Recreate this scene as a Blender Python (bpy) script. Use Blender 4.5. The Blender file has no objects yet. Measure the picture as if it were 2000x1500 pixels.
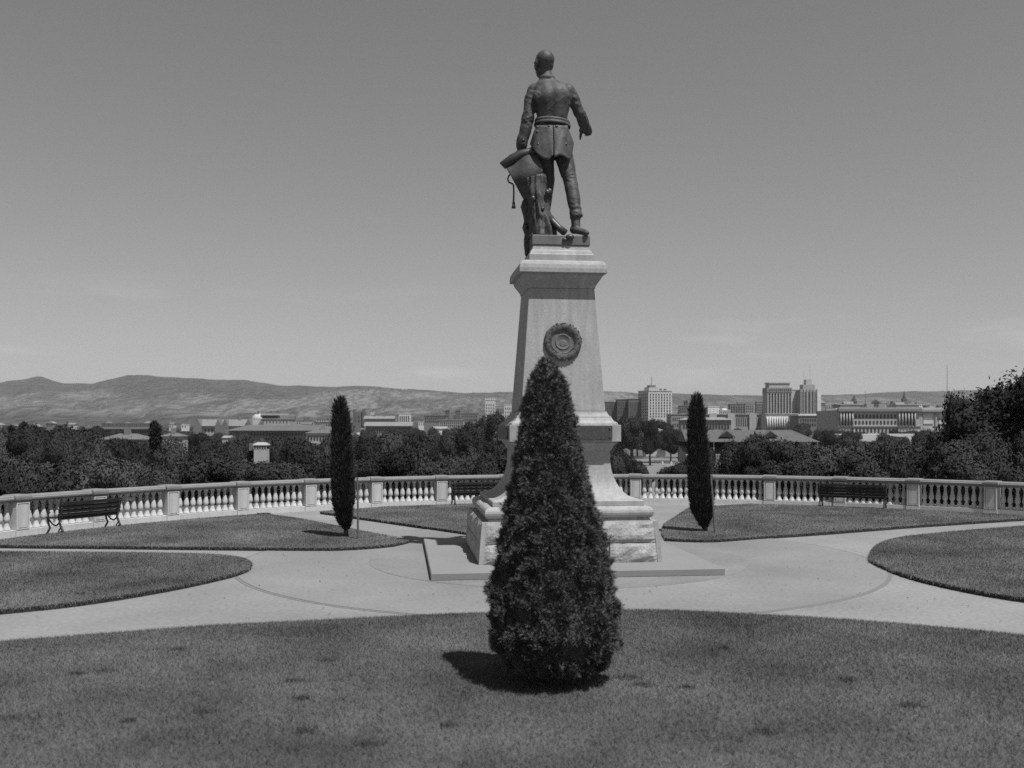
import bpy, bmesh, math, random
import numpy as np
from mathutils import Vector, Matrix, noise as mnoise

# ------------------------------------------------------------------ camera, sky, sun, exposure
SC = bpy.context.scene
COL = SC.collection
F, HOR, CAMH = 1900.0, 830.0, 2.6          # focal length and horizon in photo pixels, eye height in metres
cam_d = bpy.data.cameras.new('camera'); cam = bpy.data.objects.new('camera', cam_d); COL.objects.link(cam)
cam.location = (0, 0, CAMH); cam.rotation_euler = (math.radians(90), 0, 0)
cam_d.sensor_width = 36; cam_d.lens = F/2000*36; cam_d.shift_y = 80/2000
cam_d.clip_start = 0.1; cam_d.clip_end = 60000
cam_d.dof.use_dof = True; cam_d.dof.focus_distance = 24; cam_d.dof.aperture_fstop = 1.35
SC.camera = cam
SUNV = Vector((0.31, -0.36, 1.0)).normalized()
elev = math.asin(SUNV.z); azim = math.atan2(SUNV.x, SUNV.y)
sun_d = bpy.data.lights.new('sun', 'SUN'); sun = bpy.data.objects.new('sun', sun_d); COL.objects.link(sun)
sun.rotation_euler = (-SUNV).to_track_quat('-Z', 'Y').to_euler(); sun.location = (20, -20, 60)
sun_d.energy = 4.6; sun_d.angle = math.radians(0.55); sun_d.color = (1, 1, 1)
W = bpy.data.worlds.new('World'); SC.world = W; W.use_nodes = True
nt = W.node_tree; nt.nodes.clear()
sky = nt.nodes.new('ShaderNodeTexSky'); sky.sky_type = 'NISHITA'; sky.sun_disc = False
sky.sun_elevation = elev; sky.sun_rotation = azim; sky.altitude = 60; sky.air_density = 1.0; sky.dust_density = 0.6; sky.ozone_density = 1.5
sep = nt.nodes.new('ShaderNodeSeparateColor'); nt.links.new(sky.outputs[0], sep.inputs[0])
# black-and-white film behind a yellow filter: mostly the red part of the sky, a little of the blue
m1 = nt.nodes.new('ShaderNodeMath'); m1.operation = 'MULTIPLY'; m1.inputs[1].default_value = 0.55; nt.links.new(sep.outputs[0], m1.inputs[0])
m2 = nt.nodes.new('ShaderNodeMath'); m2.operation = 'MULTIPLY_ADD'; m2.inputs[1].default_value = 0.32; nt.links.new(sep.outputs[2], m2.inputs[0]); nt.links.new(m1.outputs[0], m2.inputs[2])
# a few faint clouds low over the hills
def wmath(op, a, b):
    x = nt.nodes.new('ShaderNodeMath'); x.operation = op
    for i, q in enumerate((a, b)):
        if isinstance(q, (int, float)): x.inputs[i].default_value = q
        else: nt.links.new(q, x.inputs[i])
    return x.outputs[0]
def wrange(src, a0, a1, b0, b1):
    x = nt.nodes.new('ShaderNodeMapRange'); x.interpolation_type = 'SMOOTHSTEP'
    for k, v in zip(('From Min', 'From Max', 'To Min', 'To Max'), (a0, a1, b0, b1)): x.inputs[k].default_value = v
    nt.links.new(src, x.inputs['Value']); return x.outputs[0]
wtc = nt.nodes.new('ShaderNodeTexCoord'); wmp = nt.nodes.new('ShaderNodeMapping'); wmp.inputs['Scale'].default_value = (7, 7, 34); nt.links.new(wtc.outputs['Generated'], wmp.inputs[0])
wnz = nt.nodes.new('ShaderNodeTexNoise'); wnz.inputs['Scale'].default_value = 1.0; wnz.inputs['Detail'].default_value = 6; nt.links.new(wmp.outputs[0], wnz.inputs['Vector'])
wse = nt.nodes.new('ShaderNodeSeparateXYZ'); nt.links.new(wtc.outputs['Generated'], wse.inputs[0])
band = wmath('MULTIPLY', wrange(wse.outputs[2], .02, .06, 0, 1), wrange(wse.outputs[2], .08, .17, 1, 0))
cloud = wmath('MULTIPLY', wmath('MULTIPLY', wrange(wnz.outputs['Fac'], .54, .74, 0, 1), band), .16)
skyv = wmath('MULTIPLY', m2.outputs[0], wmath('ADD', cloud, 1.0))
cmb = nt.nodes.new('ShaderNodeCombineColor')
for i in range(3): nt.links.new(skyv, cmb.inputs[i])
bg = nt.nodes.new('ShaderNodeBackground'); bg.inputs[1].default_value = 0.078; nt.links.new(cmb.outputs[0], bg.inputs[0])
wo = nt.nodes.new('ShaderNodeOutputWorld'); nt.links.new(bg.outputs[0], wo.inputs[0])
SC.view_settings.view_transform = 'Standard'; SC.view_settings.look = 'None'
SC.view_settings.exposure = 0.3; SC.view_settings.gamma = 1.0; SC.view_settings.use_curve_mapping = False
SC.cycles.max_bounces = 6; SC.cycles.volume_bounces = 1; SC.cycles.diffuse_bounces = 3
SC.cycles.use_denoising = False
RND = random.Random(7); NR = np.random.default_rng(7)

# ------------------------------------------------------------------ helpers
def ground(px, py, z=0.0):
    d = (CAMH-z)*F/(py-HOR); return ((px-1000)*d/F, d)
def wx(px, d): return (px-1000)*d/F
def wz(py, d): return CAMH-(py-HOR)*d/F
def smooth(a, b, x):
    t = np.clip((x-a)/(b-a), 0, 1); return t*t*(3-2*t)

MATS = {}
def mat(name, v, rough=0.85, var=0.0, scale=3.0, bump=0.0, bscale=None, fine=0.0, fscale=60.0, rnd=0.0, metal=0.0, spec=0.3, stretch=None, detail=6, streak=0.0):
    """grey procedural material: base value v, broad noise var, fine speckle, per-object random, noise bump"""
    if name in MATS: return MATS[name]
    m = bpy.data.materials.new(name); m.use_nodes = True; t = m.node_tree; n = t.nodes; L = t.links
    p = n['Principled BSDF']; p.inputs['Roughness'].default_value = rough; p.inputs['Metallic'].default_value = metal
    p.inputs['Specular IOR Level'].default_value = spec
    tc = n.new('ShaderNodeTexCoord'); co = tc.outputs['Object']
    if stretch:
        mp = n.new('ShaderNodeMapping'); mp.inputs['Scale'].default_value = stretch; L.new(co, mp.inputs[0]); co = mp.outputs[0]
    cur = None
    def mathn(op, a, b):
        x = n.new('ShaderNodeMath'); x.operation = op
        for i, q in enumerate((a, b)):
            if isinstance(q, (int, float)): x.inputs[i].default_value = q
            else: L.new(q, x.inputs[i])
        return x.outputs[0]
    def noise(sc, det):
        x = n.new('ShaderNodeTexNoise'); x.inputs['Scale'].default_value = sc; x.inputs['Detail'].default_value = det; L.new(co, x.inputs['Vector'])
        return x.outputs['Fac']
    val = v
    if var: val = mathn('MULTIPLY', val, mathn('ADD', mathn('MULTIPLY', mathn('SUBTRACT', noise(scale, detail), 0.5), 2*var*1.6), 1.0))
    if fine: val = mathn('MULTIPLY', val, mathn('ADD', mathn('MULTIPLY', mathn('SUBTRACT', noise(fscale, 2), 0.5), 2*fine*1.6), 1.0))
    if streak:
        mp2 = n.new('ShaderNodeMapping'); mp2.inputs['Scale'].default_value = (5, 5, .45); L.new(tc.outputs['Object'], mp2.inputs[0])
        x = n.new('ShaderNodeTexNoise'); x.inputs['Scale'].default_value = 1.6; x.inputs['Detail'].default_value = 5; L.new(mp2.outputs[0], x.inputs['Vector'])
        val = mathn('MULTIPLY', val, mathn('ADD', mathn('MULTIPLY', mathn('SUBTRACT', x.outputs['Fac'], 0.5), 2*streak*1.6), 1.0))
    if rnd:
        oi = n.new('ShaderNodeObjectInfo')
        val = mathn('MULTIPLY', val, mathn('ADD', mathn('MULTIPLY', mathn('SUBTRACT', oi.outputs['Random'], 0.5), 2*rnd), 1.0))
    if isinstance(val, float): p.inputs['Base Color'].default_value = (v, v, v, 1)
    else:
        c = n.new('ShaderNodeCombineColor')
        for i in range(3): L.new(val, c.inputs[i])
        L.new(c.outputs[0], p.inputs['Base Color'])
    if bump:
        b = n.new('ShaderNodeBump'); b.inputs['Strength'].default_value = 0.9; b.inputs['Distance'].default_value = bump
        L.new(noise(bscale or scale, 6), b.inputs['Height']); L.new(b.outputs[0], p.inputs['Normal'])
    MATS[name] = m; return m

class MB:
    def __init__(s): s.v = []; s.f = []
    def add(s, vs, fs):
        o = len(s.v); s.v += [tuple(q) for q in vs]; s.f += [tuple(o+i for i in q) for q in fs]; return s
    def box(s, x0, x1, y0, y1, z0, z1):
        return s.add([(x0,y0,z0),(x1,y0,z0),(x1,y1,z0),(x0,y1,z0),(x0,y0,z1),(x1,y0,z1),(x1,y1,z1),(x0,y1,z1)],
                     [(3,2,1,0),(4,5,6,7),(0,1,5,4),(1,2,6,5),(2,3,7,6),(3,0,4,7)])
    def loft(s, prof, sq=True, n=4, cx=0, cy=0, ratio=1.0):
        """prof: (half width, z) list, square (or n-gon round) rings"""
        rings = []
        for hw, z in prof:
            if sq: rings.append([(cx-hw,cy-hw*ratio,z),(cx+hw,cy-hw*ratio,z),(cx+hw,cy+hw*ratio,z),(cx-hw,cy+hw*ratio,z)])
            else: rings.append([(cx+hw*math.cos(2*math.pi*i/n), cy+hw*ratio*math.sin(2*math.pi*i/n), z) for i in range(n)])
        k = len(rings[0]); vs = [p for r in rings for p in r]; fs = [tuple(range(k-1,-1,-1)), tuple((len(rings)-1)*k+i for i in range(k))]
        for a in range(len(rings)-1):
            for i in range(k): fs.append((a*k+i, a*k+(i+1)%k, (a+1)*k+(i+1)%k, (a+1)*k+i))
        return s.add(vs, fs)
    def tube(s, pts, rad, n=8, flat=1.0):
        pts = [Vector(p) for p in pts]; rad = rad if isinstance(rad, (list, tuple)) else [rad]*len(pts)
        vs = []; fs = []; up = Vector((0, 0, 1)); prev = None
        for i, p in enumerate(pts):
            t = (pts[min(i+1, len(pts)-1)]-pts[max(i-1, 0)]).normalized()
            if prev is None: a = t.cross(up if abs(t.z) < .95 else Vector((1, 0, 0))).normalized()
            else: a = (prev-t*prev.dot(t)).normalized()
            prev = a; b = t.cross(a)
            for k in range(n):
                an = 2*math.pi*k/n; vs.append(p+(a*math.cos(an)+b*math.sin(an)*flat)*rad[i])
        for i in range(len(pts)-1):
            for k in range(n): fs.append((i*n+k, i*n+(k+1) % n, (i+1)*n+(k+1) % n, (i+1)*n+k))
        fs.append(tuple(range(n-1, -1, -1))); fs.append(tuple((len(pts)-1)*n+k for k in range(n)))
        return s.add(vs, fs)
    def ball(s, c, r, n=10, m=7, rot=None):
        r = (r, r, r) if isinstance(r, (int, float)) else r
        vs = []; fs = []
        for j in range(m+1):
            th = math.pi*j/m
            for i in range(n):
                ph = 2*math.pi*i/n
                q = Vector((math.sin(th)*math.cos(ph)*r[0], math.sin(th)*math.sin(ph)*r[1], math.cos(th)*r[2]))
                if rot is not None: q = rot @ q
                vs.append(q+Vector(c))
        for j in range(m):
            for i in range(n): fs.append((j*n+i, (j+1)*n+i, (j+1)*n+(i+1) % n, j*n+(i+1) % n))
        return s.add(vs, fs)
    def mesh(s, name, m=None, smooth=False):
        me = bpy.data.meshes.new(name); me.from_pydata(s.v, [], s.f); me.update()
        if m: me.materials.append(m)
        if smooth: me.polygons.foreach_set('use_smooth', [True]*len(me.polygons))
        return me
    def build(s, name, m, parent=None, smooth=False, loc=None, bevel=0.0):
        o = link(name, s.mesh(name, m, smooth), parent)
        if loc: o.location = loc
        if bevel:
            b = o.modifiers.new('bevel', 'BEVEL'); b.width = bevel; b.segments = 2; b.limit_method = 'ANGLE'; b.angle_limit = math.radians(35)
        return o

def link(name, data, parent=None):
    o = bpy.data.objects.new(name, data); COL.objects.link(o)
    if parent: o.parent = parent
    return o
def tag(o, label=None, cat=None, group=None, kind=None):
    if label: o['label'] = label
    if cat: o['category'] = cat
    if group: o['group'] = group
    if kind: o['kind'] = kind
    return o
def thing(name, label, cat, loc=(0, 0, 0), rz=0.0, group=None):
    o = link(name, None); o.location = loc; o.rotation_euler = (0, 0, rz); o.empty_display_size = 0.3
    return tag(o, label, cat, group)
def np_mesh(name, verts, faces_n, m, k=4):
    """verts (N*k,3) array: each k consecutive vertices form one face"""
    me = bpy.data.meshes.new(name); nf = len(verts)//k
    me.vertices.add(len(verts)); me.vertices.foreach_set('co', np.asarray(verts, dtype=np.float32).ravel())
    me.loops.add(nf*k); me.loops.foreach_set('vertex_index', np.arange(nf*k, dtype=np.int32))
    me.polygons.add(nf); me.polygons.foreach_set('loop_start', np.arange(0, nf*k, k, dtype=np.int32))
    me.update(calc_edges=True); me.materials.append(m); return me
def join_mesh(name, arrays, extra=None, m=None):
    """leaf quads (n,4,3) plus an optional MB core in one mesh"""
    V = arrays.reshape(-1, 3); nq = len(arrays)
    vs = V; faces = np.arange(nq*4).reshape(-1, 4)
    me = bpy.data.meshes.new(name)
    if extra is None: return np_mesh(name, V, None, m, 4)
    ev = np.array(extra.v, dtype=np.float32); o = len(V)
    loops = list(faces.ravel()); starts = list(range(0, nq*4, 4)); c = nq*4
    for f in extra.f:
        starts.append(c); loops += [o+i for i in f]; c += len(f)
    allv = np.concatenate([V, ev]).astype(np.float32)
    me.vertices.add(len(allv)); me.vertices.foreach_set('co', allv.ravel())
    me.loops.add(len(loops)); me.loops.foreach_set('vertex_index', np.array(loops, dtype=np.int32))
    me.polygons.add(len(starts)); me.polygons.foreach_set('loop_start', np.array(starts, dtype=np.int32))
    me.update(calc_edges=True); me.materials.append(m); return me
def ordinal(i):
    w = ['first','second','third','fourth','fifth','sixth','seventh','eighth','ninth','tenth','eleventh','twelfth','thirteenth','fourteenth','fifteenth','sixteenth','seventeenth','eighteenth','nineteenth']
    tens = {20:'twent',30:'thirt',40:'fort',50:'fift',60:'sixt',70:'sevent'}
    if i <= 19: return w[i-1]
    t = tens[i//10*10]
    return t+'ieth' if i % 10 == 0 else t+'y-'+w[i % 10-1]

# ------------------------------------------------------------------ materials
M_path = mat('path_gravel', 0.205, 0.95, var=0.28, scale=0.35, fine=0.2, fscale=14, bump=0.004, bscale=70)
M_ring = mat('paved_circle', 0.19, 0.9, var=0.28, scale=0.35, fine=0.16, fscale=16, bump=0.003, bscale=80)
M_ring2 = mat('paved_inner', 0.18, 0.9, var=0.28, scale=0.5, fine=0.16, fscale=16)
M_seam = mat('seam', 0.155, 0.95, fine=0.2, fscale=20)
M_soil = mat('soil', 0.035, 1.0, fine=0.3, fscale=20)
M_lawn = mat('lawn_turf', 0.09, 1.0, var=0.65, scale=0.6, fine=0.2, fscale=12, bump=0.02, bscale=25)
M_blade = mat('grass_blades', 0.125, 0.9, var=0.6, scale=0.6, fine=0.15, fscale=5, spec=0.1)
M_granite = mat('granite', 0.295, 0.75, streak=0.2, var=0.13, scale=2.2, fine=0.15, fscale=26, bump=0.004, bscale=60)
M_rock = mat('rock_faced_granite', 0.31, 0.9, streak=0.2, var=0.14, scale=4, fine=0.25, fscale=45, bump=0.02, bscale=22)
M_slab = mat('slab_stone', 0.20, 0.85, var=0.08, scale=0.8, fine=0.12, fscale=50)
M_bronze = mat('weathered_bronze', 0.06, 0.58, var=0.55, scale=4.5, fine=0.2, fscale=30, metal=0.0, spec=0.3, streak=0.25, bump=0.006, bscale=30)
M_bronze2 = mat('dark_bronze', 0.045, 0.45, var=0.25, scale=6, metal=0.3, spec=0.5)
M_plaque = mat('bronze_plaque', 0.075, 0.5, fine=0.3, fscale=35, metal=0.3)
M_bal = mat('balustrade_cement', 0.44, 0.88, streak=0.16, var=0.12, scale=1.2, fine=0.1, fscale=25, rnd=0.06)
M_rail = mat('handrail_cement', 0.19, 0.9, streak=0.15, var=0.15, scale=2.0, fine=0.12, fscale=30)
M_bench = mat('bench_paint', 0.018, 0.5, var=0.2, scale=5)
M_iron = mat('bench_iron', 0.05, 0.45, var=0.3, scale=8, metal=0.3)
M_wood = mat('stake_wood', 0.10, 0.9, var=0.3, scale=3, stretch=(8, 8, 1))
M_trunk = mat('tree_bark', 0.06, 0.95, var=0.3, scale=6)
M_jun = mat('juniper_foliage', 0.105, 1.0, var=0.30, scale=5, rnd=0.0, spec=0.03)
M_cyp = mat('cypress_foliage', 0.05, 0.95, var=0.3, scale=4, spec=0.05)
M_leafA = mat('dark_tree_foliage', 0.033, 0.9, var=0.35, scale=3, rnd=0.35, spec=0.08)
M_leafB = mat('pale_tree_foliage', 0.052, 0.9, var=0.35, scale=3, rnd=0.35, spec=0.08)
M_land = mat('dry_ground', 0.09, 1.0, var=0.5, scale=0.02, fine=0.4, fscale=0.15)
M_oval = mat('oval_turf', 0.16, 1.0, var=0.12, scale=0.03)
def city(v): return mat('masonry_%02d' % round(v*100), v*1.05, 0.9, var=0.10, scale=0.08, fine=0.12, fscale=0.5, rnd=0.05)
def roofm(v): return mat('roofing_%02d' % round(v*100), v*.58, 0.8, var=0.15, scale=0.1, fine=0.1, fscale=0.8, rnd=0.08)
M_glass = mat('window_glass', 0.03, 0.35, rnd=0.3, spec=0.4)

# ------------------------------------------------------------------ terrain
TC = (3.2, 16.35); TR = 16.19                 # centre and radius of the curved balustrade
def land_z(x, y):
    r = np.hypot(x-TC[0], y-TC[1]); front = smooth(-15, 25, y)
    z = -0.35-13.2*smooth(19, 115, r)-4.5*smooth(100, 240, r)+6.5*smooth(650, 1100, r)
    return -0.35+(z+0.35)*front
SKY_X = [-1500, -700, -300, 0, 30, 75, 125, 180, 215, 250, 280, 330, 380, 430, 475, 530, 560, 650, 700, 770, 830, 900, 950, 1000, 1180, 1230, 1300, 1400, 1500, 1600, 1640, 1700, 1760, 1850, 1950, 2200, 2700, 3600]
SKY_Y = [745, 742, 748, 750, 745, 737, 751, 751, 743, 734, 735, 739, 741, 744, 744, 752, 755, 757, 755, 760, 763, 769, 768, 767, 765, 768, 770, 772, 774, 772, 773, 770, 766, 765, 763, 766, 772, 780]
def build_land():
    ds = np.concatenate([np.linspace(-60, 10, 8), np.linspace(14, 130, 34), np.geomspace(140, 3600, 40)])
    us = np.linspace(-1, 1, 81)
    X = []; 
    for d in ds:
        half = 140+max(d, 0)*1.0
        X.append(us*half)
    X = np.array(X); Y = np.repeat(ds[:, None], len(us), 1); Z = land_z(X, Y)
    n = len(us); V = np.stack([X, Y, Z], -1).reshape(-1, 3)
    fs = [(a*n+i, a*n+i+1, (a+1)*n+i+1, (a+1)*n+i) for a in range(len(ds)-1) for i in range(n-1)]
    b = MB(); b.v = [tuple(v) for v in V]; b.f = fs
    tag(b.build('terrain', M_land, smooth=True), kind='structure')
build_land()
def build_hills():
    ds = np.concatenate([np.linspace(3500, 6200, 22), np.linspace(6350, 12000, 70), [13000, 15000]])
    pxs = np.linspace(-1500, 3600, 520)
    sk = np.interp(pxs, SKY_X, SKY_Y)+np.array([1.6*mnoise.fractal(Vector((q*.03, 0, 9)), 1, 2, 4) for q in pxs]); ridge_d = 10500.0
    V = []
    for d in ds:
        for px, sy in zip(pxs, sk):
            dd = min(d, 12200); x = (px-1000)*d/F; u = (px-1000)*9000/F
            top = (HOR-sy)*ridge_d/F+CAMH+11.4
            t = float(smooth(4300, ridge_d, dd)); 
            n1 = mnoise.fractal(Vector((u*0.0005+3, d*0.00025, 0.3)), 1.0, 2.1, 3)
            n2 = abs(mnoise.noise(Vector((u*0.0016+d*.0003, d*0.00022+7, 1.7))))+.4*abs(mnoise.noise(Vector((u*0.004-d*.0004, d*0.0005, 4.7))))
            n3 = mnoise.noise(Vector((u*0.006, d*0.003, 5)))
            h = t**1.25*top
            mid = 4*t*(1-t)
            h += mid*(40*n1-75*n2)
            h += 6*mnoise.noise(Vector((u*0.02, d*0.02, 2)))*t
            fade = 1-.75*float(smooth(700, 1300, px))
            for dc_, y_, amp, wd, ph in ((8300., 770, 16, 1000., 83.), (7200., 784, 17, 850., 0.), (6200., 799, 12, 700., 31.), (5300., 812, 8, 600., 57.)):
                cy = y_-amp*(mnoise.noise(Vector((px*.011+ph, 0, .5)))+.5*mnoise.noise(Vector((px*.027+ph, 0, 1.5))))+(1-fade)*16
                c_ = (HOR-cy)*dc_/F+14; q_ = (d-dc_-180*mnoise.noise(Vector((px*.02, ph, 0))))/wd
                h = max(h, c_*math.exp(-q_*q_*(1 if q_ < 0 else 3)))
            if d > ridge_d: h = top-(d-ridge_d)*0.09+8*n3
            V.append((x, d, -11.4+max(h, -1 if d < 4000 else 0)))
    n = len(pxs)
    b = MB(); b.v = V; b.f = [(a*n+i, a*n+i+1, (a+1)*n+i+1, (a+1)*n+i) for a in range(len(ds)-1) for i in range(n-1)]
    m = bpy.data.materials.new('hill_cover'); m.use_nodes = True; t = m.node_tree; L = t.links; nn = t.nodes
    p = nn['Principled BSDF']; p.inputs['Roughness'].default_value = 1; p.inputs['Specular IOR Level'].default_value = 0
    tc = nn.new('ShaderNodeTexCoord'); sx = nn.new('ShaderNodeSeparateXYZ'); L.new(tc.outputs['Object'], sx.inputs[0])
    mp = nn.new('ShaderNodeMapping'); mp.inputs['Scale'].default_value = (1, .012, 2.4); L.new(tc.outputs['Object'], mp.inputs[0])
    def nz(sc, det, rough=.55):
        x = nn.new('ShaderNodeTexNoise'); x.inputs['Scale'].default_value = sc; x.inputs['Detail'].default_value = det; x.inputs['Roughness'].default_value = rough; L.new(mp.outputs[0], x.inputs['Vector']); return x.outputs['Fac']
    def rng(src, a0, a1, b0, b1):
        x = nn.new('ShaderNodeMapRange'); x.interpolation_type = 'SMOOTHSTEP'
        for k_, v_ in zip(('From Min', 'From Max', 'To Min', 'To Max'), (a0, a1, b0, b1)): x.inputs[k_].default_value = v_
        L.new(src, x.inputs['Value']); return x.outputs[0]
    def mth(op, p0, p1):
        x = nn.new('ShaderNodeMath'); x.operation = op
        for k_, v_ in enumerate((p0, p1)):
            if isinstance(v_, (int, float)): x.inputs[k_].default_value = v_
            else: L.new(v_, x.inputs[k_])
        return x.outputs[0]
    hgt = mth('ADD', sx.outputs['Z'], mth('MULTIPLY', mth('SUBTRACT', nz(.0013, 5), .5), 520))
    forest = rng(hgt, 225, 300, 0, 1)                                       # woods on the upper slopes
    woods_low = rng(mth('ADD', sx.outputs['Z'], mth('MULTIPLY', mth('SUBTRACT', nz(.0021, 4), .5), 260)), 40, 100, 1, 0)
    patch = rng(nz(.0045, 6, .62), .40, .60, .62, 1.25); dots = rng(nz(.022, 3, .6), .44, .56, .55, 1.08)
    cover = mth('MAXIMUM', forest, woods_low)
    grass_v = mth('MULTIPLY', mth('MULTIPLY', patch, dots), .105); wood_v = mth('MULTIPLY', dots, .05)
    mixv = mth('ADD', mth('MULTIPLY', grass_v, mth('SUBTRACT', 1.0, cover)), mth('MULTIPLY', wood_v, cover))
    cc = nn.new('ShaderNodeCombineColor')
    for k_ in range(3): L.new(mixv, cc.inputs[k_])
    L.new(cc.outputs[0], p.inputs['Base Color'])
    tag(b.build('hills', m, smooth=True), kind='structure')
build_hills()

# ------------------------------------------------------------------ terrace: path, paved circle, lawns
def slab_poly(name, pts, z0, z1, m, parent=None, side=None):
    me = bpy.data.meshes.new(name); bm = bmesh.new()
    lo = [bm.verts.new((x, y, z0)) for x, y in pts]; hi = [bm.verts.new((x, y, z1)) for x, y in pts]
    top = bm.faces.new(hi); n = len(pts)
    for i in range(n):
        q = bm.faces.new((lo[i], lo[(i+1) % n], hi[(i+1) % n], hi[i])); q.material_index = 1 if side else 0
    bmesh.ops.recalc_face_normals(bm, faces=bm.faces[:])
    bmesh.ops.triangulate(bm, faces=[top])
    bm.to_mesh(me); bm.free(); me.materials.append(m)
    if side: me.materials.append(side)
    return link(name, me, parent)
arc = [(TC[0]+17.9*math.cos(a), TC[1]+17.9*math.sin(a)) for a in np.linspace(0, math.pi, 61)]
tag(slab_poly('path', [(-34, -25), (40, -25), (40, 16)]+arc+[(-34, 16)], -0.3, 0.0, M_path), kind='structure')
PC = (0.87, 18.95); PROT = math.radians(6.6)   # monument centre and turn
def circ(r, n=96): return [(PC[0]+r*math.cos(2*math.pi*i/n), PC[1]+r*math.sin(2*math.pi*i/n)) for i in range(n)]
tag(slab_poly('paving_seam', circ(6.09), 0.0005, 0.004, M_seam), kind='structure')
tag(slab_poly('paved_circle', circ(6.02), 0.001, 0.009, M_ring), kind='structure')
tag(slab_poly('inner_paving', circ(3.62), 0.002, 0.0135, M_ring2), kind='structure')

def spline(pts, k=6):
    out = []; P = [Vector(p) for p in pts]
    for i in range(len(P)-1):
        a, b, c, d = P[max(i-1, 0)], P[i], P[i+1], P[min(i+2, len(P)-1)]
        for j in range(k):
            t = j/k
            q = 0.5*((2*b)+(-a+c)*t+(2*a-5*b+4*c-d)*t*t+(-a+3*b-3*c+d)*t**3); out.append((q.x, q.y))
    out.append(tuple(P[-1])); return out
def gp(l): return [ground(*p) for p in l]
front_edge = [ground(a_, b_, .075) for a_, b_ in ((-150, 1266), (0, 1252), (160, 1240), (400, 1222), (600, 1212), (800, 1202), (960, 1196), (1200, 1191), (1300, 1191), (1450, 1198), (1600, 1206), (1750, 1217), (1900, 1230), (2000, 1240), (2150, 1256))]
LAWNS = {}
LAWNS['front'] = spline(front_edge)+[(14, 5), (14, -14), (-14, -14), (-14, 5)]
LAWNS['left'] = spline(gp([(-420, 1084), (-100, 1084), (200, 1086), (350, 1088), (430, 1091), (475, 1098), (490, 1108), (480, 1120), (440, 1132), (350, 1152), (250, 1170), (150, 1185), (50, 1196), (-60, 1206), (-200, 1216)]))+gp([(-420, 1224)])
LAWNS['right'] = spline(gp([(2300, 1010), (1960, 1036), (1800, 1050), (1740, 1060), (1712, 1072), (1700, 1090), (1704, 1102), (1760, 1126), (1840, 1148), (1976, 1174), (2150, 1194)]))+gp([(2600, 1215)])
def balus(th, r): return (TC[0]+r*math.sin(th), TC[1]+r*math.cos(th))
def arcpts(a0, a1, r, n=14): return [balus(a, r) for a in np.linspace(a0, a1, n)]
LAWNS['back_left'] = spline(gp([(-330, 1066), (0, 1071), (200, 1073), (400, 1075), (600, 1077), (680, 1076), (760, 1070), (798, 1062)]))+spline(gp([(797, 1060), (705, 1042), (580, 1017), (502, 1007)]))+arcpts(-0.72, -1.26, 15.35)
LAWNS['back_middle'] = gp([(625, 1004), (760, 1023.5), (920, 1047)])+[(0.55, 22.9), (1.4, 23.1)]+[(3.3, 27.0), (4.2, 29.5)]+arcpts(0.02, -0.52, 15.5)[:-1]
LAWNS['back_right'] = gp([(1346, 996), (1297, 1029)])+[ground(1293, 1046)]+spline(gp([(1300, 1058), (1388, 1060.5), (1480, 1054), (1600, 1046), (1780, 1032), (1960, 1020), (2150, 1008)]))+arcpts(1.0, 0.29, 15.45)
for k, pts in LAWNS.items():
    z1 = 0.075 if k != 'front' else 0.07
    tag(slab_poly(k+'_lawn', pts, 0.0, z1, M_lawn, side=M_soil), kind='structure')

def in_poly(P, pts):
    x, y = P[:, 0], P[:, 1]; ins = np.zeros(len(P), bool); n = len(pts)
    for i in range(n):
        (x0, y0), (x1, y1) = pts[i], pts[(i+1) % n]
        if y0 == y1: continue
        c = ((y0 > y) != (y1 > y)) & (x < (x1-x0)*(y-y0)/(y1-y0)+x0); ins ^= c
    return ins
def grass(name, pts, xr, yr, dens, h, w, z, label):
    n = int((xr[1]-xr[0])*(yr[1]-yr[0])*dens)
    P = NR.uniform((xr[0], yr[0]), (xr[1], yr[1]), (n, 2))
    # only what can be near the view
    P = P[in_poly(P, pts)]; P = P[np.abs(P[:, 0]) < P[:, 1]*0.56+4.0]
    E = []                                      # ragged fringe along the edge
    for (x0, y0), (x1, y1) in zip(pts, pts[1:]+pts[:1]):
        k = int(math.hypot(x1-x0, y1-y0)*dens*.16); t = NR.uniform(0, 1, k)
        if k: E.append(np.stack([x0+(x1-x0)*t, y0+(y1-y0)*t], 1)+NR.normal(0, .014, (k, 2)))
    E = np.concatenate(E); E = E[(E[:, 1] > 5) & (E[:, 1] < 33)]; E = E[np.abs(E[:, 0]) < E[:, 1]*0.56+4.0]; P = np.concatenate([P, E])
    n = len(P); hh = h*NR.uniform(0.5, 1.35, n); an = NR.uniform(0, 2*math.pi, n); lean = NR.normal(0, 0.55, (n, 2))*hh[:, None]
    ww = w*NR.uniform(0.6, 1.4, n)
    a = np.stack([P[:, 0]-np.cos(an)*ww, P[:, 1]-np.sin(an)*ww, np.full(n, z)], 1)
    b = np.stack([P[:, 0]+np.cos(an)*ww, P[:, 1]+np.sin(an)*ww, np.full(n, z)], 1)
    c = np.stack([P[:, 0]+lean[:, 0], P[:, 1]+lean[:, 1], z+hh], 1)
    k = len(E); dr = NR.normal(0, .03, (k, 2)); c[-k:, 0] = E[:, 0]+dr[:, 0]; c[-k:, 1] = E[:, 1]+dr[:, 1]; c[-k:, 2] = z+NR.uniform(-.055, .035, k)
    V = np.stack([a, b, c], 1).reshape(-1, 3)
    o = link(name, np_mesh(name, V, None, M_blade, 3)); return tag(o, label, 'grass', kind='stuff')
grass('lawn_grass', LAWNS['front'], (-11.5, 11.5), (5.6, 14.2), 6200, 0.034, 0.0032, 0.066, 'short mown grass of the wide foreground lawn')
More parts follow.
